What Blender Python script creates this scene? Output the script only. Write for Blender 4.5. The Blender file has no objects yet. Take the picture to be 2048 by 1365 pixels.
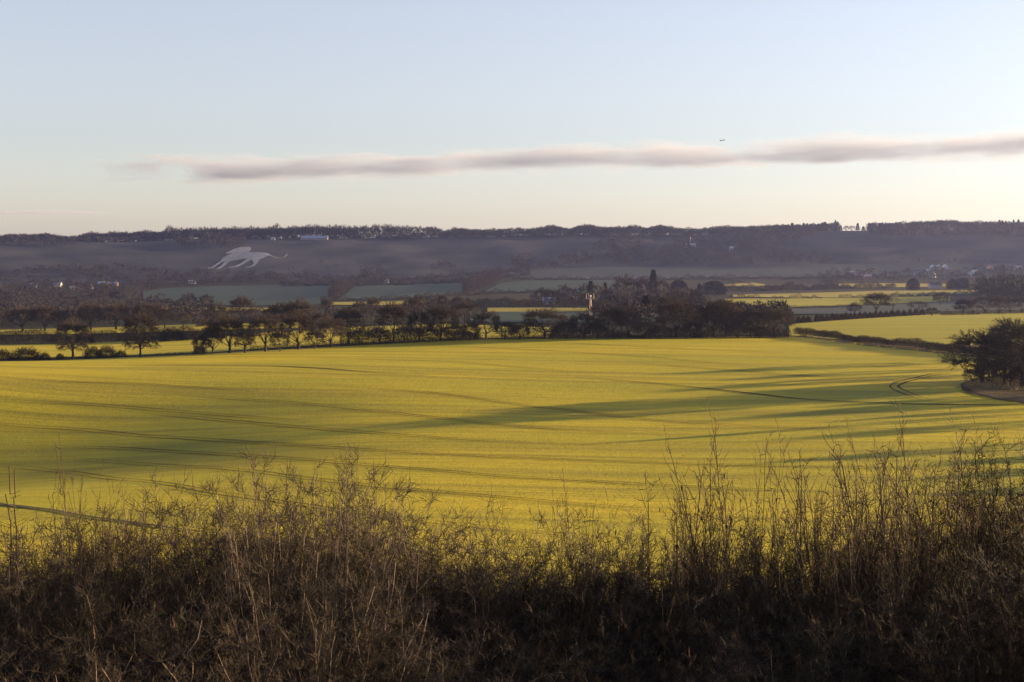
import bpy, bmesh, math, random
import numpy as np
from mathutils import Vector, Matrix
R = math.radians
rng = np.random.default_rng(7)
random.seed(7)
S = bpy.context.scene
COL = S.collection

# ------------------------------------------------------------------ camera
F = 2844.0; PITCH = math.atan(157.5 / F)
cam_d = bpy.data.cameras.new('camera'); cam = bpy.data.objects.new('camera', cam_d); COL.objects.link(cam)
cam_d.sensor_width = 36; cam_d.lens = 50.0; cam_d.clip_start = 0.3; cam_d.clip_end = 120000
cam.location = (0, 0, 0); cam.rotation_euler = (math.pi / 2 - PITCH, 0, 0)
S.camera = cam
# ------------------------------------------------------------------ sky, sun, exposure
SUN_EL, SUN_AZ = 7.4, 74.0            # degrees above the horizon, degrees right of the view direction
W = bpy.data.worlds.new('World'); S.world = W; W.use_nodes = True
nt = W.node_tree; nt.nodes.clear()
sky = nt.nodes.new('ShaderNodeTexSky'); sky.sky_type = 'NISHITA'; sky.sun_disc = False
sky.sun_elevation = R(SUN_EL); sky.sun_rotation = R(SUN_AZ); sky.altitude = 150
sky.air_density = 1.0; sky.dust_density = 0.5; sky.ozone_density = 2.0
bg = nt.nodes.new('ShaderNodeBackground'); bg.inputs[1].default_value = 0.052
out = nt.nodes.new('ShaderNodeOutputWorld')
wb = nt.nodes.new('ShaderNodeMix'); wb.data_type = 'RGBA'; wb.blend_type = 'MULTIPLY'; wb.inputs[0].default_value = 1
wb.inputs[7].default_value = (1.0, 1.02, 1.18, 1)      # white balance of the sky
nt.links.new(sky.outputs[0], wb.inputs[6]); 
hs_ = nt.nodes.new('ShaderNodeHueSaturation'); hs_.inputs['Saturation'].default_value = .56; nt.links.new(wb.outputs[2], hs_.inputs['Color'])
wb2 = nt.nodes.new('ShaderNodeMix'); wb2.data_type = 'RGBA'; wb2.blend_type = 'MULTIPLY'; wb2.inputs[0].default_value = 1
wb2.inputs[7].default_value = (1.27, 1.17, 1.16, 1); nt.links.new(hs_.outputs[0], wb2.inputs[6]); nt.links.new(wb2.outputs[2], bg.inputs[0]); nt.links.new(bg.outputs[0], out.inputs[0])
sun_d = bpy.data.lights.new('sun', 'SUN'); sun_d.energy = 5.0; sun_d.angle = R(0.55); sun_d.color = (1.0, 0.70, 0.35)
sun = bpy.data.objects.new('sun', sun_d); COL.objects.link(sun)
sv = Vector((math.sin(R(SUN_AZ)) * math.cos(R(SUN_EL)), math.cos(R(SUN_AZ)) * math.cos(R(SUN_EL)), math.sin(R(SUN_EL))))
sun.rotation_euler = sv.to_track_quat('Z', 'Y').to_euler()
S.view_settings.view_transform = 'Standard'; S.view_settings.look = 'None'
S.view_settings.exposure = 2.05; S.view_settings.gamma = 1.0; S.view_settings.use_curve_mapping = False
S.render.engine = 'CYCLES'
S.cycles.use_denoising = True
S.cycles.max_bounces = 4; S.cycles.volume_bounces = 1; S.cycles.transparent_max_bounces = 12
S.cycles.diffuse_bounces = 2; S.cycles.glossy_bounces = 1

# ------------------------------------------------------------------ terrain heights
A0 = [-60, -32, -19.8, -15, -10, -5, 0, 5, 10, 15, 19.8, 32, 60]
RR = [0, 5, 10, 15, 22, 30, 50, 90, 140, 200, 250, 300, 360, 430, 500, 560, 650, 800, 1000, 1500, 2000, 2300, 2450, 2600, 2700, 2800, 2900, 3000, 3200, 4000, 9500]
near = [-1.7, -2.4, -4.1, -6.0, -8.9, -11.6, -17.0, -23.3]
LFT = near + [-28.5, -32.3, -34.3, -32.6, -29.2, -29.5, -32.0, -33.6, -35.8, -38.5, -42.0, -46.0, -44.0, -36.0, -27.0, -11.0, 6.0, 24.0, 37.0, 41.0, 38.0, 30.0, 20.0]
CEN = near + [-28.0, -30.2, -30.9, -30.2, -28.6, -27.5, -26.9, -27.6, -29.8, -32.0, -35.0, -40.0, -34.5, -26.0, -15.0, 1.0, 16.0, 33.0, 48.0, 55.0, 54.0, 45.0, 30.0]
RGT = near + [-27.3, -28.2, -28.5, -28.2, -27.4, -26.2, -25.9, -25.3, -24.6, -28.5, -32.0, -37.0, -34.0, -27.0, -19.0, -2.0, 18.0, 36.0, 52.0, 65.0, 69.0, 60.0, 30.0]
FAR = near + [-27.0, -28.0, -28.0, -27.5, -27.0, -26.0, -25.5, -25.0, -24.6, -26.0, -28.0, -25.0, -5.0, 20.0, 40.0, 55.0, 66.0, 76.0, 80.0, 84.0, 80.0, 60.0, 30.0]
LFT = np.array(LFT); CEN = np.array(CEN); RGT = np.array(RGT); FAR = np.array(FAR)
LM = .62 * LFT + .38 * CEN
cols = [LFT, LFT, LFT, .86 * LFT + .14 * CEN, .55 * LFT + .45 * CEN, .2 * LFT + .8 * CEN, CEN, .85 * CEN + .15 * RGT,
        .5 * CEN + .5 * RGT, .2 * CEN + .8 * RGT, RGT, .4 * RGT + .6 * FAR, FAR]
LR = np.linspace(0, math.log(9501), 2400)

def pchip(x, y, xi):
    h = np.diff(x); d = np.diff(y) / h
    m = np.zeros_like(y); m[0] = d[0]; m[-1] = d[-1]
    for i in range(1, len(y) - 1):
        if d[i - 1] * d[i] > 0:
            w1 = 2 * h[i] + h[i - 1]; w2 = h[i] + 2 * h[i - 1]
            m[i] = (w1 + w2) / (w1 / d[i - 1] + w2 / d[i])
    k = np.clip(np.searchsorted(x, xi) - 1, 0, len(h) - 1)
    t = (xi - x[k]) / h[k]
    return ((1 + 2 * t) * (1 - t) ** 2) * y[k] + t * (1 - t) ** 2 * h[k] * m[k] + t * t * (3 - 2 * t) * y[k + 1] + t * t * (t - 1) * h[k] * m[k + 1]

ri = np.exp(LR) - 1
tab = np.array([pchip(np.array(RR, float), np.array(c, float), ri) for c in cols])   # az x r
AZ = np.linspace(-60, 60, 241)
tab = np.array([np.interp(AZ, A0, tab[:, k]) for k in range(tab.shape[1])]).T
ker = np.exp(-0.5 * (np.arange(-9, 10) / 3.5) ** 2); ker /= ker.sum()
pad = np.vstack([np.repeat(tab[:1], 9, 0), tab, np.repeat(tab[-1:], 9, 0)])
tab = sum(ker[j] * pad[j:j + len(AZ)] for j in range(19))

def hgt(x, y):
    x = np.asarray(x, float); y = np.asarray(y, float)
    r = np.sqrt(x * x + y * y)
    az = np.degrees(np.arctan2(x, y))
    fa = np.clip((az + 60) * 2, 0, 239.999); ia = fa.astype(int); ta = fa - ia
    fr = np.clip(np.log(r + 1) / LR[-1] * 2399, 0, 2398.999); ir = fr.astype(int); tr = fr - ir
    z = (tab[ia, ir] * (1 - ta) + tab[ia + 1, ir] * ta) * (1 - tr) + (tab[ia, ir + 1] * (1 - ta) + tab[ia + 1, ir + 1] * ta) * tr
    back = np.clip((np.abs(az) - 80) / 80, 0, 1); back = back * back * (3 - 2 * back)
    zb = -1.7 + 4 * np.sin(r / 900.)
    z = z * (1 - back) + zb * back
    k = np.clip((r - 150) / 400, 0, 1)
    z = z + k * (0.28 * np.sin(x / 37. + 1.3) * np.sin(y / 61.) + .22 * np.sin(x / 19. + y / 83.))
    fr_ = np.clip((r - 205) / 85, 0, 1) * np.clip((398 - r) / 75, 0, 1); fr_ = fr_ * fr_ * (3 - 2 * fr_)
    z = z - fr_ * 7.2 * np.minimum(1.6, np.log1p(np.exp(np.clip((-7 - az) / 2.6, -30, 30))) * 2.6 / 14)
    k2 = np.clip((r - 2450) / 150, 0, 1) * np.clip((4000 - r) / 500, 0, 1)
    z = z + .5 * k2 * (2.6 * np.sin(x / 95. + .8) + 1.8 * np.sin(x / 43. + y / 60.) + 1.2 * np.sin(x / 23. - y / 40.))
    return z

cp, sp = math.cos(PITCH), math.sin(PITCH)
def ray(px, py):
    u = (px - 1024) / F; v = (682.5 - py) / F
    d = np.array([u, cp + v * sp, -sp + v * cp]); return d / d[1]      # y component 1
TT = np.concatenate([np.geomspace(3, 600, 900), np.linspace(601, 4200, 1300)])
def hit(px, py, ymin=3):
    """the point of the ground seen through a pixel of the photograph"""
    d = ray(px, py); t = TT[TT >= ymin]
    g = d[2] * t - hgt(d[0] * t, t)
    neg = np.nonzero(g < 0)[0]
    if len(neg) == 0:
        k = int(np.argmin(g)); tt = t[k]
    else:
        k = neg[0]
        if k == 0: tt = t[0]
        else: tt = t[k - 1] + (t[k] - t[k - 1]) * g[k - 1] / (g[k - 1] - g[k])
    return float(d[0] * tt), float(tt)
def pz(py, y):            # height of the pixel row at depth y
    return float(ray(1024, py)[2] * y)
def pxx(px, y): return (px - 1024) / F * y
def H(x, y): return float(hgt(x, y))

# ------------------------------------------------------------------ helpers
def tag(o, label=None, cat=None, group=None, kind=None):
    if label: o['label'] = label
    if cat: o['category'] = cat
    if group: o['group'] = group
    if kind: o['kind'] = kind
    return o
def mesh_np(name, V, Fc, mat=None, smooth=False, tint=None):
    """V n x 3, Fc m x k int"""
    V = np.ascontiguousarray(V, np.float32); Fc = np.ascontiguousarray(Fc, np.int32)
    me = bpy.data.meshes.new(name); k = Fc.shape[1]
    me.vertices.add(len(V)); me.vertices.foreach_set('co', V.ravel())
    me.loops.add(Fc.size); me.loops.foreach_set('vertex_index', Fc.ravel())
    me.polygons.add(len(Fc)); me.polygons.foreach_set('loop_start', np.arange(0, Fc.size, k, dtype=np.int32))
    try: me.polygons.foreach_set('loop_total', np.full(len(Fc), k, np.int32))
    except Exception: pass
    if smooth: me.polygons.foreach_set('use_smooth', np.ones(len(Fc), bool))
    if tint is not None:
        a = me.attributes.new('tint', 'FLOAT', 'FACE'); a.data.foreach_set('value', np.ascontiguousarray(tint, np.float32))
    me.update(calc_edges=True)
    if mat: me.materials.append(mat)
    return me
def link(name, me, parent=None, loc=None):
    o = bpy.data.objects.new(name, me); COL.objects.link(o)
    if parent: o.parent = parent
    if loc is not None: o.location = loc
    return o
def empty(name, loc=(0, 0, 0), rz=0, sc=(1, 1, 1)):
    o = bpy.data.objects.new(name, None); COL.objects.link(o); o.location = loc; o.rotation_euler = (0, 0, rz); o.scale = sc
    o.empty_display_size = .2
    return o

def mat_new(name): 
    m = bpy.data.materials.new(name); m.use_nodes = True; return m, m.node_tree, m.node_tree.nodes['Principled BSDF']
def simple(name, c, rough=.8, c2=None, scale=5., spec=.04, metal=0, rnd=0., tint=None, stretch=None, bump=0, bscale=20.):
    m, t, b = mat_new(name); b.inputs['Roughness'].default_value = rough; b.inputs['Metallic'].default_value = metal
    b.inputs['Specular IOR Level'].default_value = spec
    b.inputs['Base Color'].default_value = (*c, 1)
    src = None
    tc = t.nodes.new('ShaderNodeTexCoord'); vec = tc.outputs['Object']
    if stretch:
        mp = t.nodes.new('ShaderNodeMapping'); mp.inputs['Scale'].default_value = stretch; t.links.new(vec, mp.inputs[0]); vec = mp.outputs[0]
    if c2 is not None:
        n = t.nodes.new('ShaderNodeTexNoise'); n.inputs['Scale'].default_value = scale; n.inputs['Detail'].default_value = 5
        t.links.new(vec, n.inputs['Vector'])
        r = t.nodes.new('ShaderNodeMapRange'); r.inputs[1].default_value = .3; r.inputs[2].default_value = .7
        t.links.new(n.outputs[0], r.inputs[0])
        mx = t.nodes.new('ShaderNodeMix'); mx.data_type = 'RGBA'; mx.inputs[6].default_value = (*c, 1); mx.inputs[7].default_value = (*c2, 1)
        t.links.new(r.outputs[0], mx.inputs[0]); src = mx.outputs[2]
    if rnd or tint is not None:
        hs = t.nodes.new('ShaderNodeHueSaturation')
        if src: t.links.new(src, hs.inputs['Color'])
        else: hs.inputs['Color'].default_value = (*c, 1)
        if tint is not None:
            at = t.nodes.new('ShaderNodeAttribute'); at.attribute_name = 'tint'; so = at.outputs['Fac']; lo, hi = tint
        else:
            oi = t.nodes.new('ShaderNodeObjectInfo'); so = oi.outputs['Random']; lo, hi = 1 - rnd, 1 + rnd
        mr = t.nodes.new('ShaderNodeMapRange'); mr.inputs[3].default_value = lo; mr.inputs[4].default_value = hi
        t.links.new(so, mr.inputs[0]); t.links.new(mr.outputs[0], hs.inputs['Value'])
        src = hs.outputs[0]
    if src: t.links.new(src, b.inputs['Base Color'])
    if bump:
        n2 = t.nodes.new('ShaderNodeTexNoise'); n2.inputs['Scale'].default_value = bscale; n2.inputs['Detail'].default_value = 4
        t.links.new(vec, n2.inputs['Vector'])
        bp = t.nodes.new('ShaderNodeBump'); bp.inputs['Strength'].default_value = 1; bp.inputs['Distance'].default_value = bump
        t.links.new(n2.outputs[0], bp.inputs['Height']); t.links.new(bp.outputs[0], b.inputs['Normal'])
    return m

def crop_mat(name, c1, c2, cdark, ang=-19, rowamp=.5, grain=True, bumpd=.12, sheen=.1, tilt=1.9):
    """young cereal crop: rows stretched along the drilling direction, patches of bare soil between the plants"""
    m, t, b = mat_new(name); N = t.nodes; L = t.links
    b.inputs['Roughness'].default_value = .75; b.inputs['Specular IOR Level'].default_value = .08
    b.inputs['Sheen Weight'].default_value = sheen; b.inputs['Sheen Roughness'].default_value = .5; b.inputs['Sheen Tint'].default_value = (*[min(1, v * 2) for v in c1], 1)
    tc = N.new('ShaderNodeTexCoord')
    def mapn(sc, rot=ang):
        mp = N.new('ShaderNodeMapping'); mp.vector_type = 'TEXTURE'
        mp.inputs['Rotation'].default_value = (0, 0, R(rot)); mp.inputs['Scale'].default_value = sc
        L.new(tc.outputs['Object'], mp.inputs[0]); return mp.outputs[0]
    def noise(v, detail=3, rough=.55, dist=0.):
        n = N.new('ShaderNodeTexNoise'); n.inputs['Scale'].default_value = 1; n.inputs['Detail'].default_value = detail
        n.inputs['Roughness'].default_value = rough; n.inputs['Distortion'].default_value = dist
        L.new(v, n.inputs['Vector']); return n.outputs[0]
    def mr(s, a, b_, c=0, d=1):
        r = N.new('ShaderNodeMapRange'); r.inputs[1].default_value = a; r.inputs[2].default_value = b_
        r.inputs[3].default_value = c; r.inputs[4].default_value = d; L.new(s, r.inputs[0]); return r.outputs[0]
    def mix(f, a, b_):
        x = N.new('ShaderNodeMix'); x.data_type = 'RGBA'; L.new(f, x.inputs[0])
        for i, c in ((6, a), (7, b_)):
            if isinstance(c, tuple): x.inputs[i].default_value = (*c, 1)
            else: L.new(c, x.inputs[i])
        return x.outputs[2]
    rows = noise(mapn((380, 7, 9)), 6, .68)
    rows2 = noise(mapn((150, 1.6, 3)), 4, .6)
    patch = noise(mapn((70, 30, 30), -10), 3)
    g = noise(mapn((.5, .25, .3)), 3, .7)
    col = mix(mr(patch, .35, .65), c1, c2)
    col = mix(mr(rows, .47, .60, 0, rowamp * 1.3), col, cdark)
    col = mix(mr(rows2, .42, .66, 0, rowamp * .8), col, cdark)
    if grain: col = mix(mr(g, .45, .70, 0, .4), col, cdark)
    L.new(col, b.inputs['Base Color'])
    # the blades stand in every direction: scatter the normals
    nn = N.new('ShaderNodeTexNoise'); nn.inputs['Scale'].default_value = 1; nn.inputs['Detail'].default_value = 2; L.new(mapn((.22, .12, .15)), nn.inputs['Vector'])
    sb = N.new('ShaderNodeVectorMath'); sb.operation = 'SUBTRACT'; L.new(nn.outputs['Color'], sb.inputs[0]); sb.inputs[1].default_value = (.5, .5, .5)
    sc_ = N.new('ShaderNodeVectorMath'); sc_.operation = 'SCALE'; L.new(sb.outputs[0], sc_.inputs[0]); sc_.inputs['Scale'].default_value = tilt
    ge = N.new('ShaderNodeNewGeometry'); av = N.new('ShaderNodeVectorMath'); av.operation = 'ADD'; L.new(ge.outputs['Normal'], av.inputs[0]); L.new(sc_.outputs[0], av.inputs[1])
    nv = N.new('ShaderNodeVectorMath'); nv.operation = 'NORMALIZE'; L.new(av.outputs[0], nv.inputs[0]); L.new(nv.outputs[0], b.inputs['Normal'])
    return m

M = {}
M['crop'] = crop_mat('young_wheat', (.37, .295, .016), (.215, .22, .016), (.105, .10, .016))
M['crop_green'] = crop_mat('bright_green_crop', (.25, .225, .018), (.21, .205, .02), (.125, .115, .02), ang=-4)
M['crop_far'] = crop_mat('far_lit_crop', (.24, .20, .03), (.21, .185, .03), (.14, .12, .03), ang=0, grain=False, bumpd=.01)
M['pasture'] = crop_mat('shade_toned_pasture', (.042, .062, .042), (.034, .052, .038), (.035, .04, .03), ang=3, rowamp=.35, grain=False, bumpd=.01, sheen=0, tilt=1.)  # dull dark green carries the shade lying on the valley fields
M['pasture_shade_blue'] = crop_mat('shade_toned_grass', (.05, .058, .05), (.04, .05, .045), (.04, .04, .034), ang=8, rowamp=.4, grain=False, bumpd=.01, sheen=0, tilt=1.)  # blue grey tone has the valley shade put into the colour
M['ground'] = simple('rough_grass_ground', (.045, .042, .02), .95, (.03, .025, .014), .06, bump=.3, bscale=.6)
M['down'] = simple('chalk_down_grass', (.066, .064, .066), .95, (.027, .032, .040), .012, bump=.5, bscale=.1)
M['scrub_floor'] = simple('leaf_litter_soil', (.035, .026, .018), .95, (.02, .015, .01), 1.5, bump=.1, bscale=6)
M['plough'] = simple('bare_plough_soil', (.13, .088, .066), .95, (.09, .06, .046), .8, bump=.15, bscale=2)
M['rut'] = simple('wheel_rut_soil', (.10, .078, .02), .9, (.06, .05, .02), .7)
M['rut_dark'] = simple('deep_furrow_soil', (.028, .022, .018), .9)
M['track'] = simple('trodden_grey_track', (.11, .095, .07), .9, (.05, .05, .025), .5)
M['chalk'] = simple('bare_chalk', (.24, .255, .30), .9, (.13, .14, .165), .12)
M['rough_grass'] = simple('pale_rough_grass', (.12, .095, .055), .95, (.06, .05, .028), .45, bump=.2, bscale=2)
M['bark'] = simple('tree_bark', (.055, .042, .034), .85, (.035, .028, .022), 2, rnd=.2)
M['twig'] = simple('winter_twigs', (.062, .047, .038), .8, rnd=.28)
M['twig_dark'] = simple('dark_winter_twigs', (.034, .027, .022), .85, rnd=.25, spec=.2)
M['twig_red'] = simple('russet_winter_twigs', (.062, .048, .044), .85, rnd=.25, spec=.2)
M['hedge'] = simple('hedge_twigs', (.032, .026, .021), .85, rnd=.1, tint=(.6, 1.5))
M['ever'] = simple('evergreen_foliage', (.014, .019, .010), .7, rnd=.2, tint=(.5, 1.6))
M['wood'] = simple('far_wood_twigs', (.036, .030, .031), .9, tint=(.6, 1.4))
M['shrubstem'] = simple('shrub_bark', (.40, .30, .23), .7, (.085, .06, .046), 14, spec=.2, rnd=.3, stretch=(1, 1, .35))
M['shrubtwig'] = simple('shrub_twig_bark', (.062, .044, .033), .7, (.018, .013, .010), 3.0, spec=.2, rnd=.3)
M['hazelstem'] = simple('hazel_bark', (.075, .047, .032), .75, (.03, .02, .015), 9, spec=.15, rnd=.2, stretch=(1, 1, .4))
M['deadleaf'] = simple('withered_leaf', (.07, .04, .022), .7, (.035, .02, .012), 9)
M['darkbush'] = simple('dark_bush_shade_twigs', (.018, .014, .010), .75, rnd=.2)  # nearly black: deep shade of the thicket put into the twig colour
M['drygrass'] = simple('dry_grass_blades', (.26, .20, .12), .8, tint=(.5, 1.2))

# ------------------------------------------------------------------ ground
rad = np.concatenate([np.geomspace(1.2, 600, 330), np.linspace(625, 2300, 60)[0:], np.arange(2315, 3160, 14), np.geomspace(3200, 9500, 26)])
az = np.concatenate([np.linspace(-180, -62, 34), np.linspace(-58, -24, 24), np.arange(-22.5, 22.6, .14), np.linspace(24, 58, 24), np.linspace(62, 178, 34)])
AA, RD = np.meshgrid(np.radians(az), rad)
X = RD * np.sin(AA); Y = RD * np.cos(AA); Z = hgt(X, Y)
na, nr = len(az), len(rad)
V = np.stack([X.ravel(), Y.ravel(), Z.ravel()], 1)
V = np.vstack([V, [[0, 0, -1.7]]])
i, j = np.meshgrid(np.arange(nr - 1), np.arange(na), indexing='ij')
j2 = (j + 1) % na
Q = np.stack([i * na + j, i * na + j2, (i + 1) * na + j2, (i + 1) * na + j], -1).reshape(-1, 4)
fc = np.stack([np.full(na, nr * na), (np.arange(na) + 1) % na, np.arange(na), np.arange(na)], 1)[:, :3]
me = mesh_np('ground', V[:-1], Q[:, ::-1], M['ground'], True)
me.materials.append(M['down'])
rc = RD[:-1, :].ravel(); mi = (rc > 2330).astype(np.int32); me.polygons.foreach_set('material_index', mi)
g = link('ground', me); tag(g, kind='structure')

def patch(name, top, bot, mat, off=None, ymin=3, nx=None, ny=10, label=None, rbot=None, xs=None):
    """a field laid over the ground between two edges that are given as seen in the photograph"""
    top = np.array(top, float); bot = np.array(bot, float)
    x0 = max(top[0, 0], bot[0, 0]); x1 = min(top[-1, 0], bot[-1, 0])
    nx = nx or max(8, int((x1 - x0) / 8))
    P = []
    for px in np.linspace(x0, x1, nx):
        f = hit(px, np.interp(px, top[:, 0], top[:, 1]), ymin)
        if rbot: n_ = ((px - 1024) / F * rbot, rbot)
        else: n_ = hit(px, np.interp(px, bot[:, 0], bot[:, 1]), ymin)
        for s in np.linspace(0, 1, ny):
            y = math.exp(math.log(n_[1]) * (1 - s) + math.log(f[1]) * s)
            k = (y - n_[1]) / (f[1] - n_[1]) if abs(f[1] - n_[1]) > 1e-6 else s
            P.append((n_[0] + (f[0] - n_[0]) * k, y))
    P = np.array(P); Zp = hgt(P[:, 0], P[:, 1])
    o_ = off if off is not None else 0.0
    lift = o_ + .04 + np.maximum(0, (P[:, 1] - 150)) * 2.2e-4
    Vv = np.column_stack([P, Zp + lift])
    a, b = np.meshgrid(np.arange(nx - 1), np.arange(ny - 1), indexing='ij')
    Q = np.stack([a * ny + b, (a + 1) * ny + b, (a + 1) * ny + b + 1, a * ny + b + 1], -1).reshape(-1, 4)
    o = link(name, mesh_np(name, Vv, Q, mat, True)); tag(o, label, kind='structure'); return o

# the big field of young wheat
patch('wheat_field', [(-2600, 760), (-1200, 740), (-100, 726), (0, 723), (100, 722), (350, 712), (620, 697), (900, 682), (1100, 678), (1580, 673), (1650, 680), (1750, 690), (1900, 706), (2048, 716), (2600, 735), (3600, 760)],
      [(-2600, 1), (3600, 1)], M['crop'], rbot=42, nx=620, ny=240, label='large undulating field of young wheat lit yellow green')
patch('green_field', [(1578, 650), (1660, 643), (1800, 633), (1920, 628), (2048, 627), (2500, 625)],
      [(1578, 672), (1650, 678), (1720, 683), (1930, 691), (2048, 697), (2500, 712)], M['crop_green'], ny=40, off=.05, label='bright green crop field beyond the long hedge')
patch('plough_strip', [(1690, 680), (1740, 681), (1930, 692), (2048, 697)], [(1690, 681), (1760, 692), (1930, 706), (2048, 714)], M['plough'], ny=8, off=.12, label='brown strip of bare soil behind the hedge')
patch('rough_grass_bank', [(1921, 770), (1945, 762), (1990, 755), (2048, 752), (2300, 745)], [(1921, 774), (1940, 785), (1990, 798), (2048, 806), (2300, 812)], M['rough_grass'], ny=12, off=.10, label='tongue of pale rough grass under the trees')
patch('lit_field', [(-300, 694), (0, 691), (120, 689), (250, 684), (410, 679), (520, 667), (700, 655), (900, 649), (1100, 656)],
      [(-300, 718), (0, 719), (250, 713), (420, 706), (620, 692), (900, 679), (1100, 675)], M['crop'], ny=14, off=.05, label='narrow lit field behind the first row of trees')
patch('lit_field', [(-300, 664), (0, 661), (180, 657), (420, 649), (600, 645)], [(-300, 674), (0, 671), (250, 667), (420, 662), (600, 656)], M['crop'], ny=8, off=.05, ymin=500, label='thin lit strip of crop above the left hedge')
patch('far_pasture', [(286, 584), (330, 578), (420, 574), (560, 571), (665, 571)], [(286, 600), (400, 611), (500, 613), (620, 611), (665, 605)], M['pasture'], ny=12, off=.3, ymin=900, label='pasture toned grey green for shade below the chalk lion hill')
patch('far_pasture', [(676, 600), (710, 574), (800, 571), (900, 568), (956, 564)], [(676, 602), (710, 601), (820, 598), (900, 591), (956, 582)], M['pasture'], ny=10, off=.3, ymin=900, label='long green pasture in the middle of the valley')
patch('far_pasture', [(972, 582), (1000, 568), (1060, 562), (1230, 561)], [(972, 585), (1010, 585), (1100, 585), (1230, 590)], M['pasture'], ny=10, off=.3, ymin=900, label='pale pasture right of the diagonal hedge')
patch('far_pasture', [(1020, 547), (1080, 542), (1200, 535), (1360, 537), (1540, 532), (1800, 528), (2100, 529)], [(1020, 557), (1200, 560), (1340, 560), (1540, 556), (1800, 553), (2100, 550)], M['pasture_shade_blue'], ny=12, off=.4, ymin=900, label='smooth grass field at the foot of the far hill')
patch('far_lit_strip', [(280, 615), (480, 617), (620, 618)], [(280, 622), (480, 623), (620, 623)], M['crop_far'], ny=4, off=.3, ymin=700, label='pale lit strip seen between tree crowns')
patch('far_lit_strip', [(660, 606), (760, 605), (930, 600)], [(660, 611), (760, 612), (930, 606)], M['crop_far'], ny=4, off=.3, ymin=700, label='pale lit strip above the middle trees')
patch('far_lit_strip', [(975, 617), (1060, 617), (1190, 618)], [(975, 625), (1060, 626), (1190, 624)], M['crop_far'], ny=4, off=.3, ymin=700, label='bright strip of crop behind the lattice mast')
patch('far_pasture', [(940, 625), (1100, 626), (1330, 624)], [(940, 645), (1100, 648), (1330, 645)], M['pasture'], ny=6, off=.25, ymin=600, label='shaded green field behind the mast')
patch('far_lit_strip', [(1678, 569), (1760, 568), (1910, 569)], [(1678, 574), (1720, 577), (1800, 576), (1910, 574)], M['crop_far'], ny=4, off=.3, ymin=900, label='thin bright strip below the village')
patch('far_lit_strip', [(1466, 591), (1600, 588), (1760, 583), (1890, 582), (1990, 583)], [(1466, 595), (1600, 597), (1740, 596), (1890, 591), (1990, 586)], M['crop_far'], ny=4, off=.3, ymin=700, label='long bright strip of crop right of the round tree')
patch('far_lit_strip', [(1440, 572), (1500, 566), (1530, 570)], [(1440, 573), (1500, 576), (1530, 572)], M['crop_far'], ny=3, off=.3, ymin=900, label='small lit corner right of the round tree')
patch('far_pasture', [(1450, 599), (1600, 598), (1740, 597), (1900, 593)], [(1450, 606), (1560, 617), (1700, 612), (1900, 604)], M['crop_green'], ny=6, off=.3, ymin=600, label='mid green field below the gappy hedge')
patch('far_pasture', [(1540, 619), (1700, 613), (1900, 605), (2100, 600)], [(1540, 630), (1700, 630), (1900, 624), (2100, 620)], M['pasture_shade_blue'], ny=6, off=.25, ymin=600, label='blue grey shaded field behind the row of hedge shrubs')

# wheel tracks in the wheat
def ribbon(pts, halfs, mat, name, label, off=.14, ymin=60, gauge=.9):
    W_ = np.array([hit(px, py, ymin) for px, py in pts])
    # smooth resample
    d = np.r_[0, np.cumsum(np.hypot(*np.diff(W_, axis=0).T))]
    n = max(12, int(d[-1] / 2.0)); s = np.linspace(0, d[-1], n)
    xs = pchip(d, W_[:, 0], s); ys = pchip(d, W_[:, 1], s)
    tx = np.gradient(xs); ty = np.gradient(ys); ln = np.hypot(tx, ty) + 1e-9; nx_, ny_ = -ty / ln, tx / ln
    VV = []; QQ = []; base = 0
    for o_ in ([-gauge, gauge] if gauge else [0]):
        wob = .06 * np.sin(s / 3.1 + o_) + .04 * np.sin(s / 1.3)
        en = min(45., d[-1] * .25); hw = halfs * (1 + .3 * np.sin(s / 7.3 + 2 * o_)) * (.12 + .88 * np.clip(np.minimum(s, d[-1] - s) / en, 0, 1))
        for sd in (-1, 1):
            x_ = xs + nx_ * (o_ + sd * hw + wob); y_ = ys + ny_ * (o_ + sd * hw + wob)
            VV.append(np.column_stack([x_, y_, hgt(x_, y_) + off + np.maximum(0, (y_ - 150)) * 2.6e-4]))
        a = np.arange(n - 1) + base
        QQ.append(np.stack([a, a + 1, a + 1 + n, a + n], 1)); base += 2 * n
    Qa = np.vstack(QQ)
    o = link(name, mesh_np(name, np.vstack(VV), Qa, mat)); tag(o, label, kind='structure')
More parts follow.
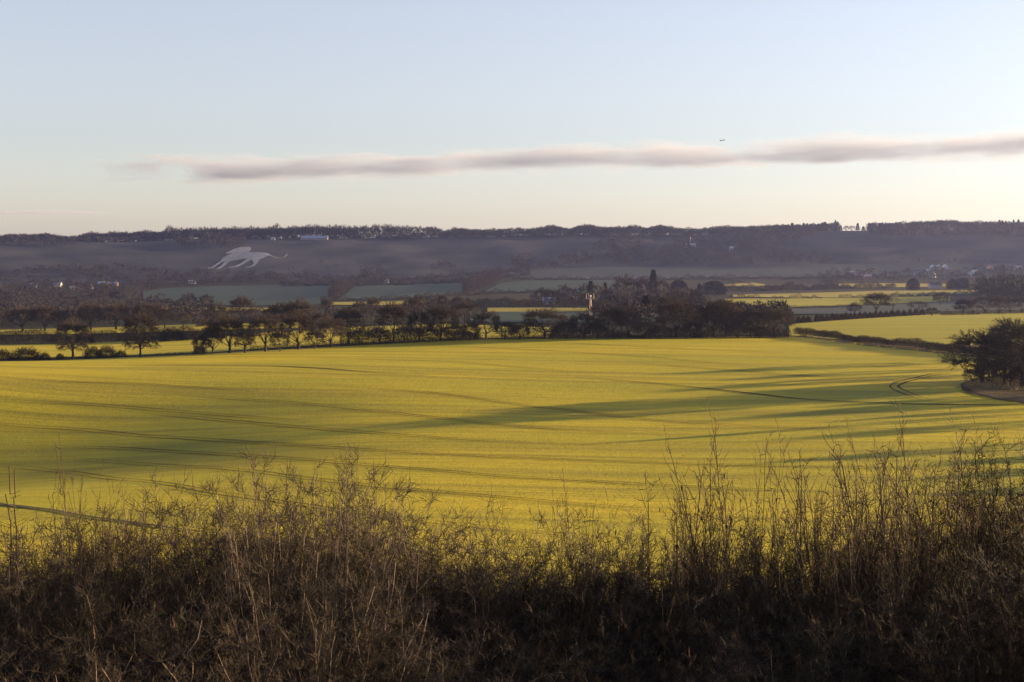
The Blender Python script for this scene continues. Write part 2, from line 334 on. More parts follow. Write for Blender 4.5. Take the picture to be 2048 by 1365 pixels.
TR = [
 [(-60, 799), (130, 808), (300, 820), (500, 836), (620, 846)],
 [(-60, 842), (150, 860), (270, 872), (400, 880), (560, 889), (760, 897)],
 [(250, 820), (390, 837), (600, 856), (700, 864), (860, 876), (1050, 887), (1250, 896)],
 [(300, 782), (430, 796), (600, 808), (700, 818), (860, 836), (1030, 853), (1130, 862), (1310, 869), (1500, 874)],
 [(620, 768), (750, 778), (870, 788), (1000, 805), (1150, 824), (1250, 836), (1400, 848), (1560, 856), (1750, 862)],
 [(-40, 892), (200, 897), (350, 905), (600, 920), (700, 929), (860, 942), (1000, 954), (1150, 962), (1300, 972), (1600, 985), (1900, 996)],
 [(430, 884), (600, 893), (760, 903), (1000, 916), (1300, 927), (1600, 935), (1900, 942), (2080, 945)],
 [(100, 916), (171, 921), (400, 936), (600, 957), (760, 975), (1000, 997), (1200, 1014), (1350, 1026), (1600, 1043)],
 [(-60, 926), (24, 934), (150, 948), (260, 962), (400, 982), (560, 1006), (743, 1032), (900, 1050), (1160, 1075), (1400, 1095)],
 [(860, 692), (1040, 700), (1250, 712), (1420, 726), (1560, 738)],
 [(1060, 684), (1190, 690), (1350, 698), (1536, 706), (1650, 712)],
 [(600, 716), (771, 721), (900, 725), (1000, 732), (1100, 741), (1200, 747)],
 [(1250, 726), (1440, 740), (1600, 752), (1750, 760)],
 [(0, 760), (200, 766), (420, 778), (560, 786)],
]
for k, t_ in enumerate(TR):
    ribbon(t_, .17, M['rut'], 'tractor_track', None)
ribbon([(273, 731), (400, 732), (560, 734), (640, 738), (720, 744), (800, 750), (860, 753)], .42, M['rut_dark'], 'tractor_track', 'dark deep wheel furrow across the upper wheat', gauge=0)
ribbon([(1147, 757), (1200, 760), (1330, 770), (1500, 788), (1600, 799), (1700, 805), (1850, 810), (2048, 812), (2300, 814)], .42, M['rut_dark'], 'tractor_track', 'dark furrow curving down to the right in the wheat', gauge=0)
ribbon([(-90, 1000), (0, 1010), (100, 1022), (170, 1034), (300, 1052), (420, 1068)], .5, M['track'], 'farm_track', 'grey trodden strip behind the shrubs at far left', gauge=0)
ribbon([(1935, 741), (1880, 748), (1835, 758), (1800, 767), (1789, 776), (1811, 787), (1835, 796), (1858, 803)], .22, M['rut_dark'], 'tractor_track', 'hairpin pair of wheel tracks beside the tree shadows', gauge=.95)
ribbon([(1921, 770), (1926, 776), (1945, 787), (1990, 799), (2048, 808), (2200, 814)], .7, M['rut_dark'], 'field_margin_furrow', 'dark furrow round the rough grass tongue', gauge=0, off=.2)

# ------------------------------------------------------------------ chalk lion
LION = [(560, 607), (480, 615), (300, 618), (150, 632), (230, 636), (330, 560), (385, 512), (480, 500), (430, 545), (360, 610), (302, 632), (355, 640), (420, 600), (500, 540), (580, 492),
        (700, 470), (890, 438), (830, 490), (760, 540), (640, 590), (545, 615), (700, 600), (820, 545), (960, 460), (985, 510), (1000, 535), (950, 580), (900, 598), (840, 600), (850, 613), (930, 612),
        (1010, 590), (1070, 535), (1110, 465), (1260, 392), (1400, 440), (1540, 435), (1590, 410), (1640, 360), (1600, 358), (1560, 400), (1500, 424), (1430, 430), (1370, 410), (1270, 348), (1180, 332),
        (1000, 326), (920, 322), (955, 270), (940, 235), (860, 228), (740, 238), (620, 280), (560, 310), (480, 350), (560, 355), (600, 362), (510, 385), (400, 465), (385, 490), (300, 550), (220, 605), (150, 618)]
# outline as polygons of the body, mane/head and four legs (read off the enlarged photograph)
parts_ = {
 'body': [(385, 500), (400, 462), (440, 425), (510, 385), (600, 350), (720, 335), (900, 325), (1000, 326), (1180, 332), (1250, 342), (1300, 362), (1260, 395), (1180, 435), (1110, 465), (1060, 535), (1010, 530), (985, 500), (962, 462), (890, 440), (700, 470), (580, 492), (480, 505), (420, 512)],
 'mane': [(470, 356), (500, 332), (560, 305), (620, 275), (740, 238), (860, 227), (935, 233), (955, 262), (940, 295), (905, 322), (840, 334), (720, 330), (600, 348), (520, 352)],
 'leg': [(385, 485), (420, 508), (340, 560), (235, 625), (150, 634), (145, 620), (215, 606), (300, 550)],
 'leg.1': [(470, 495), (570, 490), (500, 545), (420, 610), (355, 641), (300, 632), (350, 610), (420, 555)],
 'leg.2': [(890, 437), (965, 458), (900, 500), (800, 560), (690, 605), (545, 618), (548, 606), (640, 590), (760, 535), (830, 485)],
 'leg.3': [(1000, 520), (1075, 520), (1060, 545), (1010, 590), (930, 612), (850, 615), (835, 600), (900, 597), (955, 578), (1000, 545)],
 'tail.9': [(0, 0)]}
lion = empty('chalk_lion', (*hit(485, 520, 2000), 0)); lion.location.z = H(lion.location.x, lion.location.y)
tag(lion, 'huge white chalk lion cut into the shaded far hillside', 'hill figure')
tp = [(1235, 366, 22), (1300, 384, 13), (1370, 414, 7), (1440, 434, 3.5), (1510, 431, 2.5), (1560, 418, 4), (1600, 392, 12), (1632, 368, 7), (1642, 358, 2)]
tv = []
for a, b, w in tp:
    for s_ in (-1, 1):
        x, y = hit(400 + (a + (s_ * w * .35 if a > 1540 else 0)) / 9.309, 470 + (b + s_ * w) / 9.309, 2000); tv.append((x - lion.location.x, y - lion.location.y, H(x, y) + .5 - lion.location.z))
link('tail', mesh_np('tail', tv, [[2 * i, 2 * i + 1, 2 * i + 3, 2 * i + 2] for i in range(len(tp) - 1)], M['chalk']), lion)
parts_.pop('tail.9')
for nm, pl in parts_.items():
    bm = bmesh.new()
    vs = [bm.verts.new((400 + a / 9.309, 470 + b / 9.309, 0)) for a, b in pl]
    f = bm.faces.new(vs); bmesh.ops.triangulate(bm, faces=[f])
    bmesh.ops.subdivide_edges(bm, edges=[e for e in bm.edges if e.calc_length() > 4], cuts=2, use_grid_fill=True)
    bmesh.ops.triangulate(bm, faces=bm.faces[:])
    for v in bm.verts:
        x, y = hit(v.co.x, v.co.y, 2000); v.co = (x - lion.location.x, y - lion.location.y, H(x, y) + .45 + (.08 if nm != 'body' else 0) - lion.location.z)
    bmesh.ops.recalc_face_normals(bm, faces=bm.faces[:])
    if sum(f.normal.z for f in bm.faces) < 0: bmesh.ops.reverse_faces(bm, faces=bm.faces[:])
    me = bpy.data.meshes.new(nm); bm.to_mesh(me); bm.free(); me.materials.append(M['chalk'])
    link(nm.split('.')[0], me, lion)

# ------------------------------------------------------------------ branch meshes
def tubes(segs, n=3):
    """segs: k x 8 (p0, p1, r0, r1) -> V, F (open tubes)"""
    s = np.asarray(segs, float); p0 = s[:, :3]; p1 = s[:, 3:6]; r0 = s[:, 6]; r1 = s[:, 7]
    d = p1 - p0; d /= np.linalg.norm(d, axis=1, keepdims=True) + 1e-9
    ref = np.where(np.abs(d[:, 2:3]) > .9, np.array([[1., 0, 0]]), np.array([[0, 0, 1.]]))
    u = np.cross(d, ref); u /= np.linalg.norm(u, axis=1, keepdims=True) + 1e-9; v = np.cross(d, u)
    a = np.arange(n) * 2 * math.pi / n
    ring = u[:, None, :] * np.cos(a)[None, :, None] + v[:, None, :] * np.sin(a)[None, :, None]
    A = p0[:, None, :] + ring * r0[:, None, None]; B = p1[:, None, :] + ring * r1[:, None, None]
    V = np.concatenate([A, B], 1).reshape(-1, 3)
    k = np.arange(len(s))[:, None] * 2 * n; i_ = np.arange(n)[None]; j_ = (i_ + 1) % n
    Fq = np.stack([k + i_, k + j_, k + n + j_, k + n + i_], -1).reshape(-1, 4)
    return V, Fq
def tris(p, d, L, w, rg):
    """thin pointed twigs: base p, direction d"""
    n = len(p); d = d / (np.linalg.norm(d, axis=1, keepdims=True) + 1e-9)
    q = np.cross(d, rg.normal(size=(n, 3))); q /= np.linalg.norm(q, axis=1, keepdims=True) + 1e-9
    L = np.asarray(L).reshape(-1, 1) * np.ones((n, 1)); w = np.asarray(w).reshape(-1, 1) * np.ones((n, 1))
    V = np.stack([p - q * w / 2, p + q * w / 2, p + d * L], 1).reshape(-1, 3)
    return V, np.arange(3 * n).reshape(-1, 3)
def unit(v): return v / (np.linalg.norm(v) + 1e-9)

def gen_tree(seed, spread=.42, trunk=.2, lo=.18, nb=200, tw=10, tl=.06, tww=.0045, droop=0., lean=(0, 0)):
    """a winter tree one unit tall: (limb segments, twig V, twig F)"""
    rg = np.random.default_rng(seed); segs = []
    cz = (1 + lo) / 2 ; hz = (1 - lo) / 2
    pts = [np.array([0, 0, -.02])]; rr = .026
    tp = np.array([lean[0], lean[1], trunk])
    segs.append([0, 0, -.03, *(tp * .5 + rg.normal(size=3) * .004), rr * 1.5, rr]); 
    mid = segs[-1][3:6]; segs.append([*mid, *tp, rr, rr * .85])
    limbs = []
    nl = 9
    for k in range(nl):
        a = k * 2.4 + rg.uniform(-.4, .4); el = rg.uniform(.35, 1.35) if k > 1 else 1.45
        dr = np.array([math.cos(a) * math.cos(el), math.sin(a) * math.cos(el), math.sin(el)])
        p = tp * (1 if k % 2 else rg.uniform(.75, 1)); L = (.30 + .22 * math.sin(el)) * (spread / .42 * .6 + .4)
        r = rr * rg.uniform(.38, .6); ns = 6
        for s_ in range(ns):
            dr = unit(dr + rg.normal(size=3) * .16 + np.array([0, 0, .06 if s_ < 4 else -.05]))
            q = p + dr * L / ns; segs.append([*p, *q, r, r * .8]); r *= .8
            limbs.append((q, r, dr)); p = q
    LP = np.array([l[0] for l in limbs]); 
    ends = []
    lump = rg.normal(size=(14, 3)); lump /= np.linalg.norm(lump, axis=1, keepdims=True)
    for k in range(nb):
        v = rg.normal(size=3); v /= np.linalg.norm(v)
        if v[2] < -.55: v[2] *= -.6
        bump = 1 - .28 * max(0, 1 - np.min(np.linalg.norm(lump - v, axis=1)) / .42) + rg.uniform(-.03, .06)
        rho = bump * rg.uniform(.42, 1) ** .45
        t = np.array([v[0] * spread, v[1] * spread, v[2] * hz]) * rho + np.array([lean[0], lean[1], cz])
        if v[2] < 0: t[2] -= droop * (1 + v[2]) * .35 * rg.uniform(0, 1); 
        dd = np.linalg.norm(LP - t, axis=1) + .5 * np.maximum(0, LP[:, 2] - t[2]); b = int(np.argmin(dd)); p = LP[b]; r = min(limbs[b][1] * .55, .0065)
        m1 = p * .55 + t * .45 + rg.normal(size=3) * .02 + np.array([0, 0, .02])
        segs.append([*p, *m1, r, r * .6]); segs.append([*m1, *t, r * .6, r * .3])
        ends.append((m1, t, v))
    P = []; D = []
    for m1, t, v in ends:
        for q in range(tw):
            s_ = rg.uniform(.0, 1); p = m1 * (1 - s_) + t * s_
            d = unit(t - m1) * .6 + rg.normal(size=3) * .6 + v * .45 + np.array([0, 0, .15 - droop * 1.1 * (v[2] < .2)])
            P.append(p); D.append(d)
    P = np.array(P); D = np.array(D)
    V, Fc = tris(P, D, tl * rg.uniform(.5, 1.5, len(P)), tww * rg.uniform(.7, 1.4, len(P)), rg)
    # finer second order
    P2 = P + D / np.linalg.norm(D, axis=1, keepdims=True) * tl * .5; D2 = D / np.linalg.norm(D, axis=1, keepdims=True) + rg.normal(size=D.shape) * .7
    V2, F2 = tris(P2, D2, tl * .6 * rg.uniform(.5, 1.5, len(P)), tww * .75, rg)
    return segs, np.vstack([V, V2]), np.vstack([Fc, F2 + len(V)])

TREE = {}
def make_tree_meshes(key, mat, **k):
    segs, V, Fc = gen_tree(**k)
    tv, tf = tubes(segs, 4)
    TREE[key] = (mesh_np('trunk_' + key, tv, tf, M['bark']), mesh_np('crown_' + key, V, Fc, mat))
for q in range(5):
    make_tree_meshes('oak%d' % q, M['twig'], seed=20 + q, spread=.46 - .02 * (q % 3), trunk=.17 + .02 * (q % 2), lo=.12 + .03 * (q % 3), nb=400, tw=20, tl=.06, tww=.0040)
for q in range(3):
    make_tree_meshes('dark%d' % q, M['twig_dark'], seed=40 + q, spread=.42, trunk=.16, lo=.05, nb=380, tw=20, tl=.055, tww=.0042)
for q in range(2):
    make_tree_meshes('droop%d' % q, M['twig'], seed=50 + q, spread=.43, trunk=.22, lo=.18, nb=380, tw=20, tww=.004, droop=1.1)
for q in range(3):
    make_tree_meshes('far%d' % q, M['twig_red'], seed=60 + q, spread=.46, trunk=.08, lo=-.02, nb=130, tw=10, tl=.08, tww=.012)
for q in range(2):
    make_tree_meshes('thin%d' % q, M['twig'], seed=70 + q, spread=.40, trunk=.28, lo=.3, nb=80, tw=6, tl=.06, tww=.006)
for q in range(2):   # clump tree near the right edge: larger, seen closer
    make_tree_meshes('big%d' % q, M['twig_dark'], seed=80 + q, spread=.5, trunk=.13, lo=.06, nb=520, tw=18, tl=.045, tww=.0042, droop=.35)

def tree(key, px, top, base, width, label, group=None, y=None, name='bare_tree', cat='tree', ymin=60, x=None, spread0=.46):
    """one tree: base and top given as seen in the photograph, its depth from the ground it stands on"""
    if y is None: x_, y_ = hit(px, base, ymin)
    else: x_, y_ = (pxx(px, y) if x is None else x), y
    z = H(x_, y_); h = pz(top, y_) - z
    w = width / F * y_
    s = w / (2 * spread0 * .80)
    o = empty(name, (x_, y_, z), random.uniform(0, 6.28), (s, s, h)); tag(o, label, cat, group)
    tm, cm = TREE[key]
    link('trunk', tm, o); link('crown', cm, o)
    return o

# ---- first row of trees along the far edge of the wheat
G1 = 'trees in the row along the far edge of the wheat field'
ROW1 = [
 ('droop0', 146, 634, 719, 66, 'lone bare tree with hanging lower twigs right of the big dark bush'),
 ('droop1', 281, 624, 715, 72, 'lone bare tree with hanging twigs on the field edge right of the low brushwood'),
 ('dark0', 425, 640, 709, 46, 'low dark tree at the left end of the dense tree group'),
 ('oak0', 460, 628, 707, 78, 'dark bare tree with straight trunk inside the first dense tree group'),
 ('oak1', 531, 624, 704, 66, 'bare tree with a forked trunk right of the first dense group'),
 ('oak2', 597, 625, 700, 72, 'bare round tree standing before the two tall rounded crowns'),
 ('oak3', 661, 632, 695, 60, 'small bare round tree with a leaning trunk above the field edge'),
 ('oak4', 697, 612, 688, 62, 'bare tree with domed crown behind the start of the dark hedge'),
 ('oak0', 788, 599, 684, 68, 'tall wide bare tree over the dark hedge left of the centre'),
 ('dark1', 838, 618, 684, 54, 'bare dark tree between two wider crowns over the hedge'),
 ('oak1', 882, 604, 682, 66, 'wide pale brown bare tree with bare stem over the hedge'),
 ('dark2', 972, 617, 679, 60, 'dark domed tree with gap of lit field beneath it'),
 ('oak3', 1090, 614, 677, 84, 'wide dome shaped russet tree left of the lattice mast'),
 ('dark0', 1168, 622, 677, 66, 'greyish thin crowned tree just in front of the lattice mast'),
 ('oak2', 1226, 609, 676, 58, 'dark upright tree right of the lattice mast'),
 ('oak4', 1256, 614, 676, 54, 'russet tree touching the dark upright tree near the mast'),
 ('oak0', 1352, 595, 676, 84, 'large spreading oak like tree with pale crown top mid right of the row'),
 ('dark1', 1395, 612, 675, 50, 'narrow dark tree pressed against the large spreading one'),
 ('oak2', 1427, 600, 675, 72, 'tall russet tree with vertical trunk in the thick part of row'),
 ('oak3', 1452, 596, 675, 56, 'tall narrow tree with dark trunk right of the tall russet one'),
 ('dark2', 1502, 612, 674, 56, 'low dark tree beside the last tree of the row'),
 ('oak1', 1549, 611, 675, 74, 'last tree at the right end of the row, with drooping right side'),
]
for a in ROW1: tree(*a[:5], a[5], G1)
G1u = 'bushy undergrowth trees in the field edge row'
for px, top, base, w in [(405, 668, 709, 40), (490, 655, 706, 44), (560, 660, 703, 40), (630, 655, 698, 44), (720, 655, 690, 44), (760, 652, 688, 46), (815, 648, 686, 50), (860, 652, 684, 44), (910, 645, 682, 50),
     (940, 640, 681, 40), (1010, 640, 679, 50), (1040, 648, 679, 44), (1130, 640, 678, 50), (1195, 645, 677, 46), (1290, 640, 677, 56), (1320, 648, 677, 46), (1385, 640, 676, 46), (1475, 642, 676, 50), (1520, 650, 676, 36)]:
    tree('dark%d' % (px % 3), px, top, base + 1, w, 'low dark scrubby tree filling the gaps of the field edge row', G1u, name='scrub_tree')
# ---- second and third rows
G2 = 'trees in the second row behind the field edge'
for q, (px, top, base, w, d) in enumerate([(-30, 612, 662, 60, 'at the picture edge with russet crown'), (45, 610, 664, 52, 'first of three over the left hedge'), (90, 608, 663, 56, 'second of three over the left hedge'), (118, 618, 662, 40, 'third and lowest of three over the left hedge'),
     (182, 603, 661, 48, 'behind the first lone field edge tree, narrow'), (232, 603, 660, 58, 'between the two lone field edge trees, wide crown'), (296, 602, 658, 58, 'behind the second lone tree, spreading top'), (330, 612, 656, 40, 'right of the second lone tree, short'),
     (366, 622, 655, 26, 'slim pointed one before the lit strip'), (435, 602, 655, 46, 'with a dark rounded head above the dense group'), (484, 589, 648, 50, 'pale russet one standing above all others')]):
    tree('oak%d' % (q % 5) if q != 9 else 'dark1', px, top, base, w, 'bare tree in the second row ' + d, G2, ymin=520)
for q, (px, top, base, w, d) in enumerate([(563, 602, 668, 66, 'first of two tall rounded crowns'), (600, 594, 668, 54, 'second and taller of two tall rounded crowns'), (640, 622, 668, 40, 'low one right of the two rounded crowns'), (745, 592, 640, 30, 'slim pale one behind the hedge'),
     (653, 594, 630, 26, 'tiny pale one standing on the dark knoll'), (826, 592, 640, 44, 'pale soft one right of the tall wide tree'), (930, 600, 650, 46, 'pale one right of the wide pale brown tree'), (720, 600, 640, 30, 'small grey one left of the slim pale tree'), (838, 588, 625, 22, 'small pointed one far behind'),
     (885, 587, 622, 20, 'small upright one far behind the hedge'), (915, 592, 622, 26, 'small rounded one far behind')]):
    tree('oak%d' % ((q + 2) % 5), px, top, base, w, 'bare tree behind the row, ' + d, G2, ymin=520)
# ---- cluster around the farm buildings in the middle of the valley
G3 = 'trees of the copse in the middle of the valley'
for q, (px, top, base, w, k, d) in enumerate([(1080, 572, 612, 30, 'far', 'small brown one at the left end of the copse'), (1102, 574, 612, 30, 'far', 'low brown one near the left end of the copse'), (1132, 565, 612, 42, 'far', 'pale brown rounded one left of the mast top'),
     (1170, 563, 612, 34, 'far', 'grey brown one behind the mast antennas'), (1195, 560, 614, 30, 'far', 'brown one just right of the mast antennas'), (1255, 545, 612, 66, 'far', 'broad pale one, the widest of the copse'), (1285, 548, 612, 40, 'far', 'pale one on the shoulder of the widest'), (1322, 549, 612, 34, 'far', 'pale one right of the tall evergreen'),
     (1215, 572, 616, 30, 'dark', 'dark one in front of the copse'), (1243, 580, 622, 40, 'far', 'russet one in front of the broad pale tree'), (1360, 570, 625, 44, 'far', 'pale brown one on the right part of the copse'), (1388, 574, 620, 34, 'dark', 'dark one between the copse and the round tree'), (1205, 600, 640, 40, 'oak', 'bare one behind the mast foot'), (1340, 588, 640, 50, 'oak', 'bare one rising behind the spreading tree'),
     (1445, 596, 640, 46, 'oak', 'bare one behind the tall russet tree'), (1300, 590, 640, 40, 'dark', 'dark one in the middle of the wood'), (1480, 602, 640, 44, 'dark', 'greenish grey one right part of the wood'), (1520, 606, 640, 36, 'oak', 'low one behind the end of row')]):
    tree('%s%d' % (k, q % 3), px, top, base, w, 'bare valley tree, ' + d, G3, ymin=620)
# ---- right hand side trees
G4 = 'trees in the fields on the right'
for q, (px, top, base, w, k, d) in enumerate([(1753, 583, 627, 54, 'oak', 'wide bare tree alone above the row of hedge shrubs'), (1709, 604, 630, 28, 'dark', 'small dark round tree left of the wide lone one'), (1786, 592, 621, 30, 'thin', 'thin grey tree right of the wide lone one'), (1835, 600, 622, 36, 'far', 'low broad tree over the blue grey field'),
     (1881, 582, 612, 32, 'dark', 'dark bare tree in front of the half timbered house'), (1863, 614, 633, 26, 'dark', 'round dark bush at the end of the hedge shrubs'), (1895, 617, 632, 10, 'thin', 'tiny narrow tree on the pale verge'),
     (1925, 597, 629, 36, 'dark', 'leftmost of the grove beside the dark wood'), (1945, 594, 629, 40, 'far', 'second of the grove beside the dark wood'), (1970, 585, 628, 46, 'far', 'third and tallest of the grove beside the dark wood'), (1997, 587, 628, 40, 'far', 'fourth of the grove beside the dark wood'),
     (2020, 588, 627, 36, 'far', 'fifth of the grove beside the dark wood'), (2043, 590, 627, 36, 'far', 'sixth of the grove, at the picture edge'), (1580, 560, 582, 20, 'far', 'small tree in the far hedge'), (1660, 555, 580, 30, 'far', 'brown tree left of the thin bright strip')]):
    tree('%s%d' % (k, q % 2), px, top, base, w, d, G4, ymin=560)
# ---- clump standing on the right edge of the wheat
G5 = 'clump of dark trees at the right edge of the wheat field'
for q, (px, top, y, w, d) in enumerate([(1968, 652, 322, 140, 'spreading dark tree leaning out over the wheat, outermost of the clump'), (2012, 664, 318, 120, 'dark middle tree of the clump at the picture edge'), (2048, 630, 312, 160, 'tallest dark tree of the clump, cut by the picture edge')]):
    tree('big%d' % (q % 2), px, top, 0, w, d, G5, y=y, spread0=.5)
for q, (px, top, y, w) in enumerate([(1985, 715, 321, 70), (2025, 705, 315, 80), (1948, 735, 324, 40), (2060, 700, 312, 80)]):
    tree('dark%d' % (q % 3), px, top, 0, w, ['low dark thorn under the middle of the clump', 'tall dark thorn between the two biggest clump trees', 'small dark thorn under the leaning outermost tree', 'dark thorn at the picture edge under the tallest tree'][q], 'undergrowth of the clump', y=y, name='scrub_tree')
for q, (x, y, h, w) in enumerate([(126, 318, 11, 13), (132, 350, 12, 12), (136, 366, 11, 9), (128, 336, 10, 6), (140, 306, 10, 7), (130, 280, 9, 5), (146, 330, 12, 8), (134, 385, 12, 12), (124, 292, 9, 13), (114, 268, 12, 4), (138, 262, 12, 11), (106, 226, 9, 8), (112, 214, 7.5, 9), (104, 200, 7, 9), (92, 182, 6, 8), (152, 300, 14, 12), (158, 342, 13, 12)]):
    z = H(x, y); o = empty('bare_tree', (x, y, z), q * 1.7, (w / .95, w / .95, h)); tag(o, 'dark tree beyond the picture edge that throws a long shadow on the wheat', 'tree', 'trees beyond the right end of the wheat field')
    link('trunk', TREE['big%d' % (q % 2)][0], o); link('crown', TREE['big%d' % (q % 2)][1], o)

# ---- evergreens
def gen_conifer(seed, rw=.22, n=1500, dome=False):
    rg = np.random.default_rng(seed); t = rg.uniform(0.04, 1, n) ** (.8)
    if dome: prof = np.sqrt(np.clip(1 - (t - .35) ** 2 / .43, 0, 1))
    else: prof = (1 - t) ** .75 * (.8 + .2 * np.sin(t * 34))
    a = rg.uniform(0, 6.283, n); rr_ = rw * prof * rg.uniform(.0 if dome else .3, 1, n) ** .6 * (1 + .14 * np.sin(3 * a + seed) + .1 * np.sin(7 * a))
    P = np.column_stack([rr_ * np.cos(a), rr_ * np.sin(a), t])
    D = np.column_stack([np.cos(a), np.sin(a), rg.uniform(-.5, .5, n)]) + rg.normal(size=(n, 3)) * .4
    V, Fc = tris(P, D, .07 * rg.uniform(.6, 1.4, n), .035, rg)
    return V, Fc, rg.uniform(0, 1, n)
for q in range(3):
    V, Fc, tn = gen_conifer(q, .24)
    TREE['con%d' % q] = (mesh_np('trunk_con', *tubes([[0, 0, -.02, 0, 0, .9, .02, .004]], 5), M['bark']), mesh_np('crown_con', V, Fc, M['ever'], tint=tn))
for q in range(2):
    V, Fc, tn = gen_conifer(10 + q, .48, 5200, True)
    TREE['dome%d' % q] = (mesh_np('trunk_dome', *tubes([[0, 0, -.02, 0, 0, .5, .03, .01]], 5), M['bark']), mesh_np('crown_dome', V, Fc, M['ever'], tint=tn))
for key, px, top, base, w, d in [('con0', 1306, 541, 606, 26, 'tall dark evergreen rising above the pale copse'), ('dome0', 1428, 563, 592, 42, 'dense round evergreen with smooth dome crown right of the copse'), ('con1', 1181, 563, 612, 22, 'dark conifer left of the broad pale tree'),
     ('con2', 1210, 566, 610, 16, 'small dark conifer in the copse'), ('dome1', 1357, 561, 592, 30, 'dark rounded evergreen right of the tall one'), ('con1', 1290, 592, 650, 30, 'dark evergreen in the wood behind the row'), ('con0', 1398, 568, 594, 14, 'small dark conifer left of the round evergreen'),
     ('dome0', 1826, 558, 582, 22, 'dark yew like tree before the half timbered house'), ('dome1', 1905, 559, 580, 20, 'left one of the evergreen pair right of the house'), ('dome0', 1925, 557, 580, 24, 'right one of the evergreen pair right of the house'), ('con2', 2005, 530, 552, 16, 'dark conifer above the dark wood')]:
    tree(key, px, top, base, w, d, 'evergreen trees in the valley', name='evergreen_tree', ymin=700, spread0=.5 if 'dome' in key else .26)

# ---- bushes and hedges
def scatter_twigs(P, h, L, w, rg, up=.6):
    n = len(P); D = rg.normal(size=(n, 3)) * .6 + np.array([0, 0, up])
    return tris(P, D, L * rg.uniform(.5, 1.5, n), w, rg)
def hedge(pts, h, w, name, label, dens=60, mat='hedge', ymin=60, top_only=False, base_gap=0., group=None, size=.45, lump=.25):
    """a continuous hedge along a line seen in the photograph"""
    rg = np.random.default_rng(abs(hash((pts[0][0] * 7 + pts[0][1]))) % 99991)
    Wp = np.array([hit(px, py, ymin) for px, py in pts]); d = np.r_[0, np.cumsum(np.hypot(*np.diff(Wp, axis=0).T))]
    n = int(d[-1] * dens * h * .5) + 50; s = rg.uniform(0, d[-1], n)
    x = np.interp(s, d, Wp[:, 0]); y = np.interp(s, d, Wp[:, 1])
    ph = 1 + lump * (np.sin(s / 4.1) * .5 + np.sin(s / 1.7 + 1) * .3 + np.sin(s / 11.) * .5)
    sd = rg.uniform(-1, 1, n)
    tx = np.gradient(np.interp(np.linspace(0, d[-1], 50), d, Wp[:, 0])).mean(); ty = np.gradient(np.interp(np.linspace(0, d[-1], 50), d, Wp[:, 1])).mean(); ll = math.hypot(tx, ty)
    x = x - ty / ll * sd * w / 2; y = y + tx / ll * sd * w / 2
    zz = (base_gap + (1 - base_gap) * rg.uniform(0, 1, n) ** .8) * h * ph * (1 - .35 * sd ** 2)
    P = np.column_stack([x, y, hgt(x, y) + zz])
    V, Fc = scatter_twigs(P, h, size, size * .16, rg)
    o = link(name, mesh_np(name, V, Fc, M[mat], tint=rg.uniform(0, 1, len(Fc)))); tag(o, label, 'hedge', group); return o
hedge([(1590, 671), (1640, 676), (1720, 687), (1820, 697), (1930, 709), (2048, 722)], 2.6, 2.2, 'hedge', 'long low dark hedge running diagonally along the right side of wheat field', 260, base_gap=.15)
hedge([(-80, 690), (0, 688), (120, 687), (250, 684), (410, 680)], 5.6, 4, 'hedge', 'thick dark hedge behind the two lone trees', 90, size=.8, lump=.35)
hedge([(395, 655), (420, 650), (520, 647), (620, 640)], 4, 3, 'hedge', 'hedge behind the dense tree group', 60, size=.8, ymin=600)
hedge([(500, 702), (560, 700), (700, 691), (900, 682), (1000, 680), (1300, 678), (1570, 676)], 1.5, 3, 'hedge', 'low brambly hedge at the foot of the field edge trees', 160)
hedge([(680, 692), (760, 688), (900, 682), (960, 680)], 5.0, 4, 'hedge', 'tall dark hedge under the centre left trees', 120, size=.7, lump=.5, mat='hedge')
hedge([(1000, 680), (1180, 678), (1330, 677), (1580, 676)], 4.2, 5, 'hedge', 'dark undergrowth hedge below the right half of the tree row', 80, size=.8, lump=.8)
hedge([(0, 720), (90, 720), (230, 716), (400, 709)], .9, 2, 'hedge', 'low bank of dark brambles on the left field edge', 160)
hedge([(850, 612), (950, 615), (1070, 616), (1190, 615), (1330, 613)], 7, 5, 'hedge', 'hedge line above the bright strip behind the mast', 22, size=1.4, ymin=700)
hedge([(1450, 584), (1560, 582), (1680, 579), (1790, 577)], 7, 6, 'hedge', 'thick hedge under the thin bright strip', 20, size=1.6, ymin=800, lump=.6)
hedge([(1474, 597), (1500, 598), (1600, 599), (1645, 598)], 3, 2, 'hedge', 'gappy low hedge below the bright strip, left piece', 30, size=.9, ymin=700, lump=1.2, base_gap=.3)
hedge([(1677, 598), (1740, 597), (1850, 593), (1990, 587)], 3, 2, 'hedge', 'gappy low hedge below the bright strip, right piece', 30, size=.9, ymin=700, lump=1.0, base_gap=.3)
hedge([(1560, 619), (1640, 618), (1700, 616)], 2.5, 2, 'hedge', 'thin hedge left of the small round tree', 30, size=.9, ymin=700)
hedge([(1600, 574), (1440, 577), (1380, 600)], 3, 3, 'hedge', 'hedge beside the round evergreen', 20, size=1.2, ymin=800)
hedge([(1024, 560), (1150, 561), (1340, 560), (1420, 557), (1560, 560), (1700, 557)], 5, 5, 'hedge', 'far straight hedge across the pastures', 14, size=1.6, ymin=900, lump=.8)
hedge([(560, 575), (640, 573), (800, 572), (900, 567), (1000, 556), (1060, 552)], 8, 8, 'hedge', 'far dark hedge at the foot of the lion hill', 12, size=2, ymin=900, lump=.9, mat='wood')
hedge([(780, 563), (860, 558), (930, 552), (1000, 546), (1060, 541)], 6, 6, 'hedge', 'upper diagonal hedge on the foot of the hill', 12, size=2, ymin=900, lump=.9, mat='wood')
